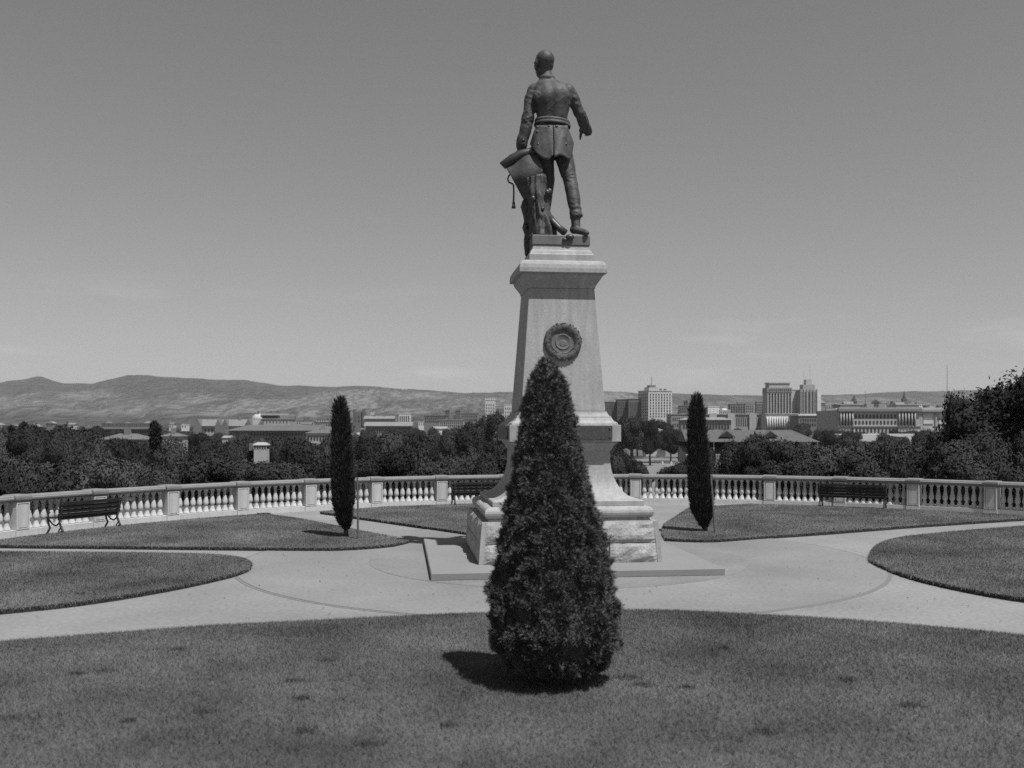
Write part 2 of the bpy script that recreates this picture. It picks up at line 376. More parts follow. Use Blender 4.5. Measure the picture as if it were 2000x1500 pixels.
def tuft_patch(gx, gy, rx, ry, label):
    x, y = ground(gx, gy, .07); n = int(3600*rx*ry)+120; P = NR.normal(0, .5, (n, 2))*np.array([rx, ry])+np.array([x, y]); hh = NR.uniform(.03, .065, n); an = NR.uniform(0, 6.28, n); lean = NR.normal(0, .5, (n, 2))*hh[:, None]; w = .0042
    V = np.stack([np.stack([P[:, 0]-np.cos(an)*w, P[:, 1]-np.sin(an)*w, np.full(n, .066)], 1), np.stack([P[:, 0]+np.cos(an)*w, P[:, 1]+np.sin(an)*w, np.full(n, .066)], 1), np.stack([P[:, 0]+lean[:, 0], P[:, 1]+lean[:, 1], .066+hh], 1)], 1).reshape(-1, 3)
    tag(link('grass_tuft', np_mesh('grass_tuft', V, None, M_tuft, 3)), label, 'grass', kind='stuff')
M_tuft = mat('dark_grass_tufts', 0.075, 0.9, var=0.3, scale=4, spec=0.1)
for i, (gx, gy, rx, ry) in enumerate(((205, 1312, .16, .10), (150, 1318, .10, .06), (575, 1332, .13, .06), (400, 1392, .14, .08), (30, 1405, .26, .10), (250, 1410, .06, .05), (600, 1430, .10, .08), (640, 1292, .10, .05), (590, 1366, .09, .05), (1415, 1268, .08, .05), (1225, 1325, .22, .12), (1255, 1340, .12, .06), (1340, 1345, .08, .05), (720, 1455, .12, .07), (1650, 1330, .10, .06), (1780, 1380, .12, .07), (880, 1420, .08, .06), (1500, 1430, .14, .07), (350, 1270, .1, .05))):
    tuft_patch(gx, gy, rx, ry, 'dark longer tuft of grass, %s of the tufts on the foreground lawn' % ordinal(i+1))
grass('lawn_grass', LAWNS['left'], (-17, -3.5), (12.6, 19.6), 3000, 0.036, 0.0045, 0.07, 'short mown grass of the pointed lawn at the left')
grass('lawn_grass', LAWNS['right'], (5.5, 18), (13.5, 24.5), 2400, 0.034, 0.0045, 0.07, 'short mown grass of the rounded lawn at the right')
grass('lawn_grass', LAWNS['back_left'], (-18, -2), (18.5, 29), 1300, 0.03, 0.006, 0.07, 'short grass of the lawn around the left cypress')
grass('lawn_grass', LAWNS['back_middle'], (-6, 5), (22, 32), 1000, 0.03, 0.006, 0.07, 'short grass of the lawn behind the monument')
grass('lawn_grass', LAWNS['back_right'], (3, 18), (21, 32), 1200, 0.03, 0.006, 0.07, 'short grass of the lawn around the right cypress')

# leaf litter and grit on the paths
n = 900; P = np.stack([NR.uniform(-9, 12, n), NR.uniform(12.5, 27, n)], 1); P = P[~np.logical_or.reduce([in_poly(P, q) for q in LAWNS.values()])]
P = P[np.hypot(P[:, 0]-PC[0], P[:, 1]-PC[1]) > 3.7]; n = len(P); an = NR.uniform(0, 6.28, n); r = NR.uniform(.006, .022, n)
V = np.stack([np.stack([P[:, 0]+np.cos(an+q*1.57)*r*(1 if q % 2 else .5), P[:, 1]+np.sin(an+q*1.57)*r*(1 if q % 2 else .5), .016+NR.uniform(0, .012, n)], 1) for q in range(4)], 1).reshape(-1, 3)
tag(link('leaf_litter', np_mesh('leaf_litter', V, None, M_soil)), 'dry leaf litter and grit scattered on the pale paths', 'litter', kind='stuff')

# ------------------------------------------------------------------ monument pedestal
def hw_px(w): return w*PC[1]/(F+w)
def hz(y, hw): return CAMH-(y-HOR)*(PC[1]-hw)/F
ped = thing('granite_pedestal', 'tall granite monument pedestal on a square stone slab, bearing the bronze statue', 'pedestal', (PC[0], PC[1], 0), PROT)
SL = 0.135
MB().loft([(2.49, 0.014), (2.52, 0.02), (2.52, SL-0.012), (2.508, SL)]).build('slab', M_slab, ped)
def stone_face(w0, w1, h, mi, seed, proud=0.05):
    """rock-faced block: bottom length w0, top length w1, bulging to -y"""
    rnd = random.Random(seed); nx, nz = 10, 6; b = MB(); vs = []
    for j in range(nz+1):
        for i in range(nx+1):
            u, v = i/nx, j/nz; x = (u-0.5)*(w0+(w1-w0)*v); z = v*h
            edge = min(u, 1-u)*w0; ez = min(v, 1-v)*h
            k = min(1, edge/0.10)*min(1, ez/0.09)
            q = mnoise.fractal(Vector((x*4+seed*3.1, z*5, seed*1.7)), 0.7, 2.1, 4)
            vs.append((x, -(proud*0.75+proud*0.75*q)*k, z))
    fs = [(j*(nx+1)+i, j*(nx+1)+i+1, (j+1)*(nx+1)+i+1, (j+1)*(nx+1)+i) for j in range(nz) for i in range(nx)]
    n = len(vs); vs += [(-w0/2, 0.12, 0), (w0/2, 0.12, 0), (w1/2, 0.12, h), (-w1/2, 0.12, h)]
    c = [0, nx, nz*(nx+1)+nx, nz*(nx+1)]
    bot = [i for i in range(nx+1)]; topr = [nz*(nx+1)+i for i in range(nx+1)]
    fs += [tuple([n+1, n]+bot), tuple([n+3, n+2]+topr[::-1]),
           tuple([n]+[n+3]+[j*(nx+1) for j in range(nz, -1, -1)]), tuple([n+2, n+1]+[j*(nx+1)+nx for j in range(nz+1)])]
    b.add(vs, fs); return b
wB, wT = hw_px(182), hw_px(174.5)
zB, zT = SL, hz(1019, wT); zM = SL+(zT-SL)*0.47
MB().loft([(wB-0.07, zB+0.002), (wT-0.07, zT)]).build('base_core', M_granite, ped)
for k in range(4):
    R = Matrix.Rotation(k*math.pi/2, 4, 'Z')
    for row, (za, zb) in enumerate(((zB+0.002, zM-0.004), (zM+0.004, zT))):
        fa, fb = (za-zB)/(zT-zB), (zb-zB)/(zT-zB); ha = wB+(wT-wB)*fa; hb = wB+(wT-wB)*fb
        cuts = [-0.5, -0.14, 0.22, 0.5] if row == 0 else [-0.5, -0.30, 0.12, 0.5]
        # drafted corner margins
        for ci in range(3):
            m0, m1 = 0.075, 0.075
            L0 = 2*(ha-m0); L1 = 2*(hb-m0)
            c0, c1 = cuts[ci], cuts[ci+1]
            st = stone_face((c1-c0)*L0-0.008, (c1-c0)*L1-0.008, zb-za, None, k*7+row*3+ci+1)
            o = st.build('stone_block', M_rock, ped)
            cx0 = (c0+c1)/2*L0
            sl = math.atan2(ha-hb, zb-za)
            o.matrix_local = R @ Matrix.Translation((cx0, -ha+0.012, za)) @ Matrix.Rotation(-sl, 4, 'X')
    # corner margin strip
    cb = MB(); s = 0.083
    cb.add([R @ Vector(p) for p in [(-wB, -wB, zB+0.001), (-wB+s, -wB, zB+0.001), (-wB+s, -wB+s, zB+0.001), (-wB, -wB+s, zB+0.001), (-wT, -wT, zT), (-wT+s, -wT, zT), (-wT+s, -wT+s, zT), (-wT, -wT+s, zT)]],
           [(3, 2, 1, 0), (4, 5, 6, 7), (0, 1, 5, 4), (1, 2, 6, 5), (2, 3, 7, 6), (3, 0, 4, 7)])
    cb.build('corner_margin', M_granite, ped)
# torus, fillet and sweeping foot
def pz(pairs): return [(hw_px(w), hz(y, hw_px(w))) for w, y in pairs]
tor = []
zt0, zt1 = hz(1013.5, hw_px(160)), hz(990, hw_px(160)); rr = (zt1-zt0)/2; wt = hw_px(168)-rr
for i in range(9):
    a = -math.pi/2+math.pi*i/8; tor.append((wt+rr*math.cos(a), (zt0+zt1)/2+rr*math.sin(a)))
z0 = tor[0][1]
MB().loft([(hw_px(160), zT), (hw_px(160), z0)]+tor+[(wt-0.02, tor[-1][1]+0.001)]).build('torus_moulding', M_granite, ped)
foot = [(tor[-1][0]-0.02, tor[-1][1]+0.002)]
foot = pz([(150, 989), (150, 979.5), (147.5, 978)])
# concave sweep
P0 = (147.5, 978); P1 = (92, 899)
sw = []
for i in range(15):
    t = i/14; a = t*math.pi/2
    w = P1[0]+(P0[0]-P1[0])*(1-math.sin(a))**0.92; y = P1[1]+(P0[1]-P1[1])*(math.cos(a))**0.95
    sw.append((w, y))
foot += pz(sw)[1:]
foot += pz([(91.5, 897), (91.5, 880), (94, 879), (97, 872), (103, 866), (103.5, 863)])
MB().loft(foot).build('swept_foot', M_granite, ped, bevel=0.006)
blk = pz([(110.5, 862), (110.5, 830)]); 
MB().loft([(blk[0][0], foot[-1][1]+0.001), blk[1]]).build('die_block', M_granite, ped, bevel=0.008)
up = pz([(106, 829), (104.5, 826), (98, 822), (94, 816), (93.5, 813), (90.5, 812.5), (88, 809), (86.5, 806), (86, 803.5)])
up[0] = (up[0][0], blk[1][1]+0.001)
MB().loft(up).build('upper_base_moulding', M_granite, ped, bevel=0.005)
shaft = [(hw_px(83.5), up[-1][1]+0.001), (hw_px(64.5), hz(563, hw_px(64.5)))]
MB().loft(shaft).build('shaft', M_granite, ped, bevel=0.012)
cor = pz([(66, 562), (66.5, 558), (71, 551), (76, 543), (79, 537), (79.5, 533), (83, 532.5), (87, 531.5), (87, 523), (85.5, 516), (82, 511), (76, 508.5)])
cor[0] = (cor[0][0], shaft[1][1]+0.001)
MB().loft(cor).build('cornice', M_granite, ped, bevel=0.004)
capz = cor[-1][1]
capm = pz([(64, 507), (64, 497), (62, 495), (60, 490), (57, 488), (56, 484), (55, 479)])
capm[0] = (capm[0][0], capz+0.001)
MB().loft(capm).build('cap_moulding', M_granite, ped, bevel=0.004)
ZT = capm[-1][1]                                 # top of the granite
# bronze tablets with bolts, wreath medallion
for k in range(4):
    R = Matrix.Rotation(k*math.pi/2, 4, 'Z'); hb = blk[0][0]
    b = MB(); zz0, zz1 = foot[-1][1]+0.04, blk[1][1]-0.012; hw = hb-0.17
    b.box(-hw, hw, -hb-0.028, -hb-0.001, zz0, zz1)
    pl = b.build('plaque', M_plaque, ped, bevel=0.006); pl.matrix_local = R
    for sx in (-1, 1):
        for zz in (zz0+0.05, zz1-0.05):
            q = MB(); q.ball((sx*(hw-0.05), -hb-0.03, zz), 0.018, 8, 5); q.build('bolt', M_bronze, pl, smooth=True)
sh_sl = math.atan2(shaft[0][0]-shaft[1][0], shaft[1][1]-shaft[0][1])
zw = hz(668, 0.72); hww = shaft[0][0]-(zw-shaft[0][1])*math.tan(sh_sl)
wre = link('medallion_wreath', None, ped); wre.location = (0.0, -hww-0.002, zw); wre.rotation_euler = (-sh_sl, 0, 0)
rs = 0.0096
M_wreath = mat('wreath_bronze', 0.085, 0.8, var=0.3, scale=12, fine=.2, fscale=40); M_disc = mat('medallion_bronze', 0.12, 0.85, fine=.3, fscale=30)
b = MB(); n = 40; k = 12; vs = []; fs = []
Rm, rm = 30.2*rs, 7.2*rs
for i in range(n):
    a = 2*math.pi*i/n
    for j in range(k):
        c = 2*math.pi*j/k; r2 = rm*(1+0.05*math.sin(a*10)); R2 = Rm+r2*math.cos(c)
        vs.append((R2*math.cos(a), -max(0.0, r2*0.85*math.sin(c)+0.02), R2*math.sin(a)))
fs = [(i*k+j, ((i+1) % n)*k+j, ((i+1) % n)*k+(j+1) % k, i*k+(j+1) % k) for i in range(n) for j in range(k)]
b.add(vs, fs).build('wreath_ring', M_wreath, wre, smooth=True)
b = MB(); rl = random.Random(3)
for i in range(150):
    a = rl.uniform(0, 2*math.pi); s = 1 if math.sin(a*0.5+0.8) > 0 else -1
    c = rl.uniform(0.25, math.pi-0.25); R2 = Rm+rm*math.cos(c); y = -rm*0.85*math.sin(c)-0.022
    p = Vector((R2*math.cos(a), y, R2*math.sin(a))); tdir = Vector((-math.sin(a), 0, math.cos(a)))*(1 if math.cos(a) > 0 else -1)
    rad = Vector((math.cos(a), 0, math.sin(a))); d = (tdir+rad*rl.uniform(-.6, .6)+Vector((0, -0.35, 0))).normalized(); sd = d.cross(Vector((0, -1, 0))).normalized()
    l = 0.06; w = 0.016
    b.add([p-d*l*.4, p+sd*w, p+d*l*.6, p-sd*w], [(0, 1, 2, 3)])
b.build('laurel_leaves', M_wreath, wre)
b = MB(); b.loft([(24.5*rs, 0.0), (24.5*rs, 0.035), (23*rs, 0.05), (21.8*rs, 0.032), (20, 0.03) if False else (21.0*rs, 0.028)], sq=False, n=36)
o = b.build('medallion_disc', M_disc, wre, smooth=False); o.rotation_euler = (math.pi/2, 0, 0)
b = MB(); b.loft([(15.5*rs, .028), (15.5*rs, .036), (14.2*rs, .040), (13.2*rs, .030)], sq=False, n=32); o = b.build('inner_ring', M_disc, wre, smooth=True); o.rotation_euler = (math.pi/2, 0, 0)
b = MB(); b.ball((0, -.026, -.03), (.085, .012, .075), 14, 9); b.build('low_relief', M_disc, wre, smooth=True)

# ------------------------------------------------------------------ bronze statue
st = thing('bronze_statue', 'bronze statue of a standing man in tailcoat seen from behind, atop the granite pedestal', 'statue', (PC[0], PC[1], ZT+0.002), 0)
PLH = wz(459, PC[1]-.54)-ZT-0.002
def S(px, py, y=0.0):
    D = PC[1]+y; return Vector((wx(px, D)-PC[0], y, wz(py, D)-ZT-0.002))
o = MB().loft([(0.545, 0.0), (0.555, 0.01), (0.55, PLH-0.02), (0.53, PLH)]).build('base_plate', mat('plate_bronze', 0.125, 0.8, var=0.25, scale=6, streak=0.2), st); o.rotation_euler = (0, 0, PROT)
def remesh(mb, name, voxel, m, parent, smooth=5, disp=None):
    me = mb.mesh('tmp'); ob = bpy.data.objects.new('tmp', me); ts = bpy.data.scenes.new('tmp'); ts.collection.objects.link(ob)
    r = ob.modifiers.new('r', 'REMESH'); r.mode = 'VOXEL'; r.voxel_size = voxel; r.use_smooth_shade = True
    s = ob.modifiers.new('s', 'SMOOTH'); s.factor = 0.5; s.iterations = smooth
    vl = ts.view_layers[0]; vl.update(); dg = vl.depsgraph
    nm = bpy.data.meshes.new_from_object(ob.evaluated_get(dg)); nm.name = name
    bpy.data.objects.remove(ob, do_unlink=True); bpy.data.scenes.remove(ts)
    if disp:
        nm.update()
        k = len(nm.vertices); co = np.empty(k*3, np.float32); no = np.empty(k*3, np.float32)
        nm.vertices.foreach_get('co', co); nm.vertices.foreach_get('normal', no); co = co.reshape(-1, 3); no = no.reshape(-1, 3)
        f = np.array([disp(Vector(c)) for c in co.tolist()], np.float32); nm.vertices.foreach_set('co', (co+no*f[:, None]).ravel()); nm.update()
    nm.materials.clear(); nm.materials.append(m)
    nm.polygons.foreach_set('use_smooth', [True]*len(nm.polygons))
    return link(name, nm, parent)
def seg(b, pts, rad, n=16, flat=1.0):
    """tapered limb with round ends"""
    P = [Vector(p) for p in pts]; q = []; rr = []
    for i in range(len(P)-1):
        for t in (0, .25, .5, .75): q.append(P[i].lerp(P[i+1], t)); rr.append(rad[i]+(rad[i+1]-rad[i])*t)
    q.append(P[-1]); rr.append(rad[-1]); b.tube(q, rr, n, flat); b.ball(P[0], rad[0]*0.98, 12, 8); b.ball(P[-1], rad[-1]*0.98, 12, 8)
fig = MB()
# torso as stacked ellipses (px centre, py, half width px, half depth m)
rings = [(1076, 291, 36, .30, .02), (1077, 275, 38, .31, .02), (1078, 258, 33.5, .27, .0), (1078.5, 243, 29, .23, .0), (1078.5, 228, 30, .235, -.01), (1079, 212, 33, .26, -.02), (1079, 196, 36, .285, -.03), (1078, 182, 38, .27, -.02), (1076, 170, 36, .22, .0), (1072, 161, 24, .16, .02), (1068, 154, 14, .125, .04)]
ra = np.array(rings, float); ts = np.linspace(0, len(ra)-1, 41); rings = []
for t_ in ts:                                   # smooth the section list
    i = int(min(t_, len(ra)-2)); q = t_-i; p0, p1, p2, p3 = ra[max(i-1, 0)], ra[i], ra[i+1], ra[min(i+2, len(ra)-1)]
    rings.append(tuple(.5*(2*p1+(p2-p0)*q+(2*p0-5*p1+4*p2-p3)*q*q+(-p0+3*p1-3*p2+p3)*q**3)))
vs = []; n = 36
for px, py, w, dpt, yc in rings:
    c = S(px, py, yc)
    for i in range(n):
        a = 2*math.pi*i/n; ca, sa = math.cos(a), math.sin(a)
        k = 1-0.10*max(0, -sa)*math.exp(-(ca/0.22)**2)     # spine furrow
        vs.append((c.x+w/100.3*math.copysign(abs(ca)**0.95, ca), c.y+dpt*k*math.copysign(abs(sa)**0.95, sa), c.z))
fs = [(r*n+i, r*n+(i+1) % n, (r+1)*n+(i+1) % n, (r+1)*n+i) for r in range(len(rings)-1) for i in range(n)]
fs += [tuple(range(n-1, -1, -1)), tuple((len(rings)-1)*n+i for i in range(n))]
fig.add(vs, fs)
for px, sg in ((1056, -1), (1098, 1)):
    fig.ball(S(px, 186, -.19), (.14, .065, .18), 14, 10)
# neck and head, turned to the left of the view
seg(fig, [S(1070, 158, .03), S(1066, 138, .05)], [.115, .105])
hd = Vector((-0.50, 0.866, 0)); side = Vector((0.866, 0.50, 0))
RH = Matrix((side, hd, Vector((0, 0, 1)))).transposed()
hc = S(1062.5, 121, .08)
def head(b, x, y, z, r): b.ball(hc+RH @ Vector((x, y, z)), r, 16, 12, RH)
head(fig, 0, -.03, .02, (.180, .215, .195)); head(fig, 0, .07, -.09, (.15, .15, .20)); head(fig, 0, .13, -.20, (.085, .085, .075))
head(fig, 0, .215, -.06, (.032, .045, .06)); head(fig, 0, .19, .03, (.13, .05, .03)); head(fig, 0, .19, -.135, (.06, .04, .018))
for sx in (-1, 1):
    head(fig, sx*.075, .185, -.01, (.035, .03, .022)); head(fig, sx*.182, -.005, -.05, (.028, .05, .068))
    head(fig, sx*.165, .04, -.10, (.03, .055, .09))                           # side whiskers
head(fig, 0, -.085, -.07, (.150, .125, .12))                                   # hair at the nape
# coat collar
for i in range(14):
    a = math.pi+math.pi*i/13; c = S(1068.5, 154, .03)
    fig.ball((c.x+.135*math.cos(a), c.y+.13*math.sin(a), c.z+.0), (.035, .035, .05), 8, 6)
# left arm, hanging to the draped plan
seg(fig, [S(1044, 175, 0), S(1036.5, 196, -.02), S(1032, 226, -.05)], [.135, .125, .108])
seg(fig, [S(1032, 226, -.05), S(1026, 255, -.03), S(1019.5, 283, .0)], [.115, .118, .095])
seg(fig, [S(1021, 270, -.01), S(1019, 285, .0)], [.118, .112])                # cuff
seg(fig, [S(1018.5, 285, 0), S(1017, 297, .02)], [.08, .075], flat=.7)
for q, (dx, dy) in enumerate(((-7, 0), (-3.5, .01), (0.5, .01), (4.5, .0))):
    seg(fig, [S(1017+dx, 297, .02+dy), S(1016+dx*1.1, 303, .05+dy), S(1017+dx*1.1, 307-abs(dx+1), .10+dy)], [.026, .024, .02], 8)
seg(fig, [S(1025, 291, .0), S(1029, 298, .03), S(1028, 305, .06)], [.03, .027, .022], 8)
# right arm, reaching forward and pointing down to the city
seg(fig, [S(1110, 177, 0), S(1121, 196, .03), S(1131, 219, .12)], [.135, .118, .105])
seg(fig, [S(1131, 219, .12), S(1138, 233, .30), S(1142, 244, .48)], [.112, .105, .092])
seg(fig, [S(1139.5, 238, .38), S(1142, 245, .50)], [.112, .108])
seg(fig, [S(1142.5, 244, .50), S(1146, 252, .60)], [.095, .105], flat=.85)
for q in range(3):
    seg(fig, [S(1153-q*3.6, 254, .62+q*.01), S(1153-q*3.4, 261, .68), S(1150-q*3, 263, .62)], [.038, .036, .03], 8)
seg(fig, [S(1137, 252, .60), S(1134.5, 262, .66), S(1133.5, 272, .71)], [.04, .036, .028], 8)
seg(fig, [S(1136, 249, .53), S(1133, 255, .57), S(1135, 260, .62)], [.032, .03, .024], 8)
# legs
seg(fig, [S(1095, 285, .02), S(1104, 315, -.02), S(1113.5, 352, -.10), S(1120, 388, -.20), S(1125.5, 421, -.27)], [.20, .175, .135, .132, .105])
fig.tube([S(1121.5, 396, -.22), S(1124, 412, -.26), S(1126, 425, -.275)], [.115, .115, .128], 16)
seg(fig, [S(1062, 288, .04), S(1066, 318, .08), S(1070, 352, .14), S(1066, 390, .20), S(1062, 430, .24)], [.19, .165, .135, .13, .105])
# boots
seg(fig, [S(1124, 428, -.27), S(1125, 443, -.29)], [.09, .085]); seg(fig, [S(1121, 449, -.27), S(1131, 451, -.36), S(1142, 454, -.46)], [.085, .085, .065], flat=.85)
fig.ball(S(1145, 455.5, -.50), (.065, .07, .05), 10, 8)
seg(fig, [S(1062, 428, .24), S(1061, 452, .24)], [.095, .09]); seg(fig, [S(1061, 465, .2), S(1062, 468, .36), S(1064, 472, .48)], [.085, .088, .06], flat=.8)
LIMBS = [((1040, 192), .24, .016), ((1030, 232), .26, .022), ((1120, 196), .2, .016), ((1133, 224), .24, .022), ((1112, 352), .3, .016), ((1124, 412), .22, .022), ((1098, 308), .25, .012)]
def ridge(v): return (1-abs(mnoise.noise(v)))**4-.35
def folds(c):
    f = 0.008*mnoise.fractal(Vector((c.x*5, c.y*5, c.z*3.2)), 1, 2, 4)
    for (p, r, amp) in LIMBS:
        q = S(p[0], p[1]); d = math.hypot(c.x-q.x, c.z-q.z)
        if d < r: f += amp*(1-d/r)**.7*(ridge(Vector((c.x*4.5+c.z*3, c.y*4.5, c.z*9+c.x*3)))+.6*ridge(Vector((c.x*7+3, c.y*7, c.z*15-c.x*5))))
    if c.y < .1 and 2.0 < c.z < 2.95 and -.45 < c.x < .3:                     # pulls of the coat across the back
        f += 0.006*ridge(Vector(((c.x-c.z*.9)*4.2, c.y*2, (c.z+c.x*.6)*1.2+4)))
    return f
remesh(fig, 'figure', 0.017, M_bronze, st, 4, folds)
# sash, coat tails, buttons
b = MB(); n = 32
for band, (py0, py1, off) in enumerate(((236, 242, .022), (241.5, 248, .032))):
    vs = []; fs = []
    for j, py in enumerate((py0, (py0+py1)/2, py1)):
        w = np.interp(py, [228, 243, 258], [30, 29, 33.5])/100.3+off+(0.014 if j == 1 else 0); dd = np.interp(py, [228, 243, 258], [.235, .23, .27])+off+(0.014 if j == 1 else 0)
        for i in range(n):
            a = 2*math.pi*i/n; c = S(1078.5, py+2.2*math.cos(a), 0); vs.append((c.x+w*math.cos(a), c.y+dd*math.sin(a), c.z))
    fs = [(j*n+i, j*n+(i+1) % n, (j+1)*n+(i+1) % n, (j+1)*n+i) for j in range(2) for i in range(n)]
    b.add(vs, fs)
o = b.build('sash', M_bronze, st, smooth=True); sm = o.modifiers.new('s', 'SOLIDIFY'); sm.thickness = 0.02
def tail(x0, x1, pts_bottom, seed):
    nx, nz = 18, 14; vs = []
    for j in range(nz+1):
        v = j/nz
        for i in range(nx+1):
            u = i/nx; bot = np.interp(u, [p[0] for p in pts_bottom], [p[1] for p in pts_bottom])
            top = np.interp(u, [0, 1], [x0[0], x1[0]]); btm = np.interp(u, [0, 1], [x0[1], x1[1]])
            px = top+(btm-top)*v; py = 246+(bot-246)*v
            xx = (px-1078)/40
            y = -(.25+.08*math.sin(min(1, v*1.4)*math.pi/2)+.09*v**3)*math.sqrt(max(0.02, 1-min(.98, xx*xx*.95)))-0.02
            y += 0.005*math.sin(u*15+seed)*v+0.022*mnoise.noise(Vector((px*.1, py*.05, seed)))
            vs.append(S(px, py, y))
    fs = [(j*(nx+1)+i, j*(nx+1)+i+1, (j+1)*(nx+1)+i+1, (j+1)*(nx+1)+i) for j in range(nz) for i in range(nx)]
    q = MB(); q.add(vs, fs); o = q.build('coat_tail', M_bronze, st, smooth=True); sm = o.modifiers.new('s', 'SOLIDIFY'); sm.thickness = 0.03; return o
tail((1048, 1037.5), (1080, 1081), [(0, 282), (.25, 300), (.55, 311), (.8, 313), (1, 304)], 1)
tail((1081, 1083), (1108, 1118), [(0, 308), (.3, 303), (.6, 309), (.82, 314), (.93, 301), (1, 279)], 2)
for j, px in enumerate((1079, 1082.5, 1086)):
    b = MB(); b.tube([S(px, 250, -.285), S(px, 275, -.345), S(px, 303, -.345)], [.012, .018, .02], 8); b.build('coat_pleat', M_bronze, st, smooth=True)
for px, py, y in ((1050, 249, -.20), (1072, 247, -.275), (1087, 247, -.275), (1050, 258, -.235), (1051, 282, -.285), (1105, 282, -.27), (1104, 259, -.20), (1022, 274, -.125), (1021, 281, -.11)):
    b = MB(); b.ball(S(px, py, y-.02), .032, 8, 6); b.build('button', M_bronze2, st, smooth=True)
# tree stump with bark ridges, side branch
stp = MB(); rows = 44; n = 64; vs = []
for j in range(rows+1):
    v = j/rows; py = 465-(465-346)*v; cx = 1060-13*v+2.0*math.sin(v*6); w = (17.5+8.0*(1-v)**2.6)/100.3
    c = S(cx, py, -.27)
    for i in range(n):
        a = 2*math.pi*i/n
        q = 1+0.05*math.sin(a*11+2*math.sin(v*4))+0.26*mnoise.fractal(Vector((math.cos(a)*2.2, math.sin(a)*2.2, v*3.4)), 1, 2, 4)+0.22*(ridge(Vector((math.cos(a)*5, math.sin(a)*5, v*3.0)))+.1)
        if v > .9: q *= 1.03
        vs.append((c.x+w*q*math.cos(a), c.y+w*q*math.sin(a)*.9, c.z+(0.05*math.cos(a)*(1 if j == rows else 0))))
fs = [(r*n+i, r*n+(i+1) % n, (r+1)*n+(i+1) % n, (r+1)*n+i) for r in range(rows) for i in range(n)]+[tuple(rows*n+i for i in range(n)), tuple(range(n-1, -1, -1))]
stp.add(vs, fs); stump = stp.build('tree_stump', M_bronze, st, smooth=True)
for p, r in ((S(1069, 376, -.42), .05), (S(1073, 374, -.3), .055), (S(1041, 388, -.45), .05), (S(1060, 408, -.46), .035)):
    b = MB(); b.ball(p, (r, r*.8, r*1.2), 10, 7); b.build('knot', M_bronze2, stump, smooth=True)
b = MB(); b.tube([S(1074, 426, -.33), S(1080, 434, -.37), S(1090, 444, -.42), S(1104, 455, -.46)], [.075, .07, .065, .07], 10); b.build('broken_branch', M_bronze2, stump, smooth=True)
b = MB(); b.ball(S(1113, 463, -.555), (.085, .05, .055), 10, 7); b.ball(S(1103, 468, -.56), (.05, .03, .035), 8, 6); b.build('fallen_bark', M_bronze2, stump, smooth=True)
# the plan that hangs from the hand over the stump: a sheet with a rolled upper edge
def sheet(name, rows_, y0f, m, th=0.02):
    b = MB(); nr = len(rows_); k = 12; vs = []
    for j, (lx, ly, rx, ry, yl, yr) in enumerate(rows_):
        for i in range(k+1):
            u = i/k; vs.append(S(lx+(rx-lx)*u, ly+(ry-ly)*u, yl+(yr-yl)*u+0.05*math.sin(u*7+j*.5)*0.6))
    fs = [(j*(k+1)+i, j*(k+1)+i+1, (j+1)*(k+1)+i+1, (j+1)*(k+1)+i) for j in range(nr-1) for i in range(k)]
    b.add(vs, fs); o = b.build(name, m, st, smooth=True); s = o.modifiers.new('s', 'SOLIDIFY'); s.thickness = th
    q = o.modifiers.new('q', 'SUBSURF'); q.levels = 1; q.render_levels = 1; return o
sheet('draped_plan', [(987, 325, 1042, 293, -.10, -.12), (990, 332, 1050, 303, -.16, -.22), (996, 341, 1057, 318, -.20, -.34), (1002, 352, 1062, 333, -.22, -.42), (1009, 364, 1058, 348, -.2, -.38), (1018, 381, 1046, 372, -.12, -.2), (1029, 398, 1034, 396, -.05, -.05)], 0, M_bronze)
b = MB(); b.tube([S(981, 317, -.08), S(984, 322, -.10), S(1000, 311, -.10), S(1018, 302, -.11), S(1036, 297, -.11), S(1043, 292, -.10)], [.055, .085, .095, .095, .085, .06], 12, 1.0)
b.build('rolled_edge', M_bronze2, st, smooth=True)
b = MB(); b.tube([S(1034, 300, -.12), S(1040, 297, -.14), S(1043, 288, -.15)], [.06, .09, .05], 10); 
b.build('plan_curl', M_bronze2, st, smooth=True)
b = MB(); b.tube([S(1000, 338, -.12), S(994, 343, -.1), S(991.5, 350, -.1), S(994, 356, -.1), S(1001, 359, -.1), S(1003, 362, -.1), S(1003.5, 375, -.1), S(1003, 396, -.1)], .017, 8)
co = b.build('cord', M_bronze2, st, smooth=True)
b = MB(); b.loft([(.012, S(0, 395).z), (.028, S(0, 398).z), (.03, S(0, 400).z), (.026, S(0, 401).z), (.036, S(0, 405).z), (.042, S(0, 409).z)], sq=False, n=10, cx=S(1003.2, 0).x, cy=-.1)
b.build('tassel', M_bronze2, co, smooth=True)
# cloak that falls down the left of the stump and over the plinth edge
b = MB(); pts = [(1031, 392, .07), (1029, 405, .085), (1030, 420, .06), (1033, 432, .065), (1030, 445, .07), (1033, 458, .06), (1033, 470, .07), (1031, 482, .055), (1030, 492, .04), (1028, 501, .02)]
b.tube([S(p[0], p[1], -.08-.02*math.sin(i*1.3)) for i, p in enumerate(pts)], [p[2] for p in pts], 12, 1.5)
for q, (px, py, r) in enumerate(((1026, 410, .05), (1028, 443, .045), (1027, 473, .04), (1036, 421, .05), (1038, 450, .05))): b.ball(S(px, py, -.12), (r, r*1.2, r*1.3), 8, 6)
remesh(b, 'cloak', 0.016, M_bronze2, st, 3)

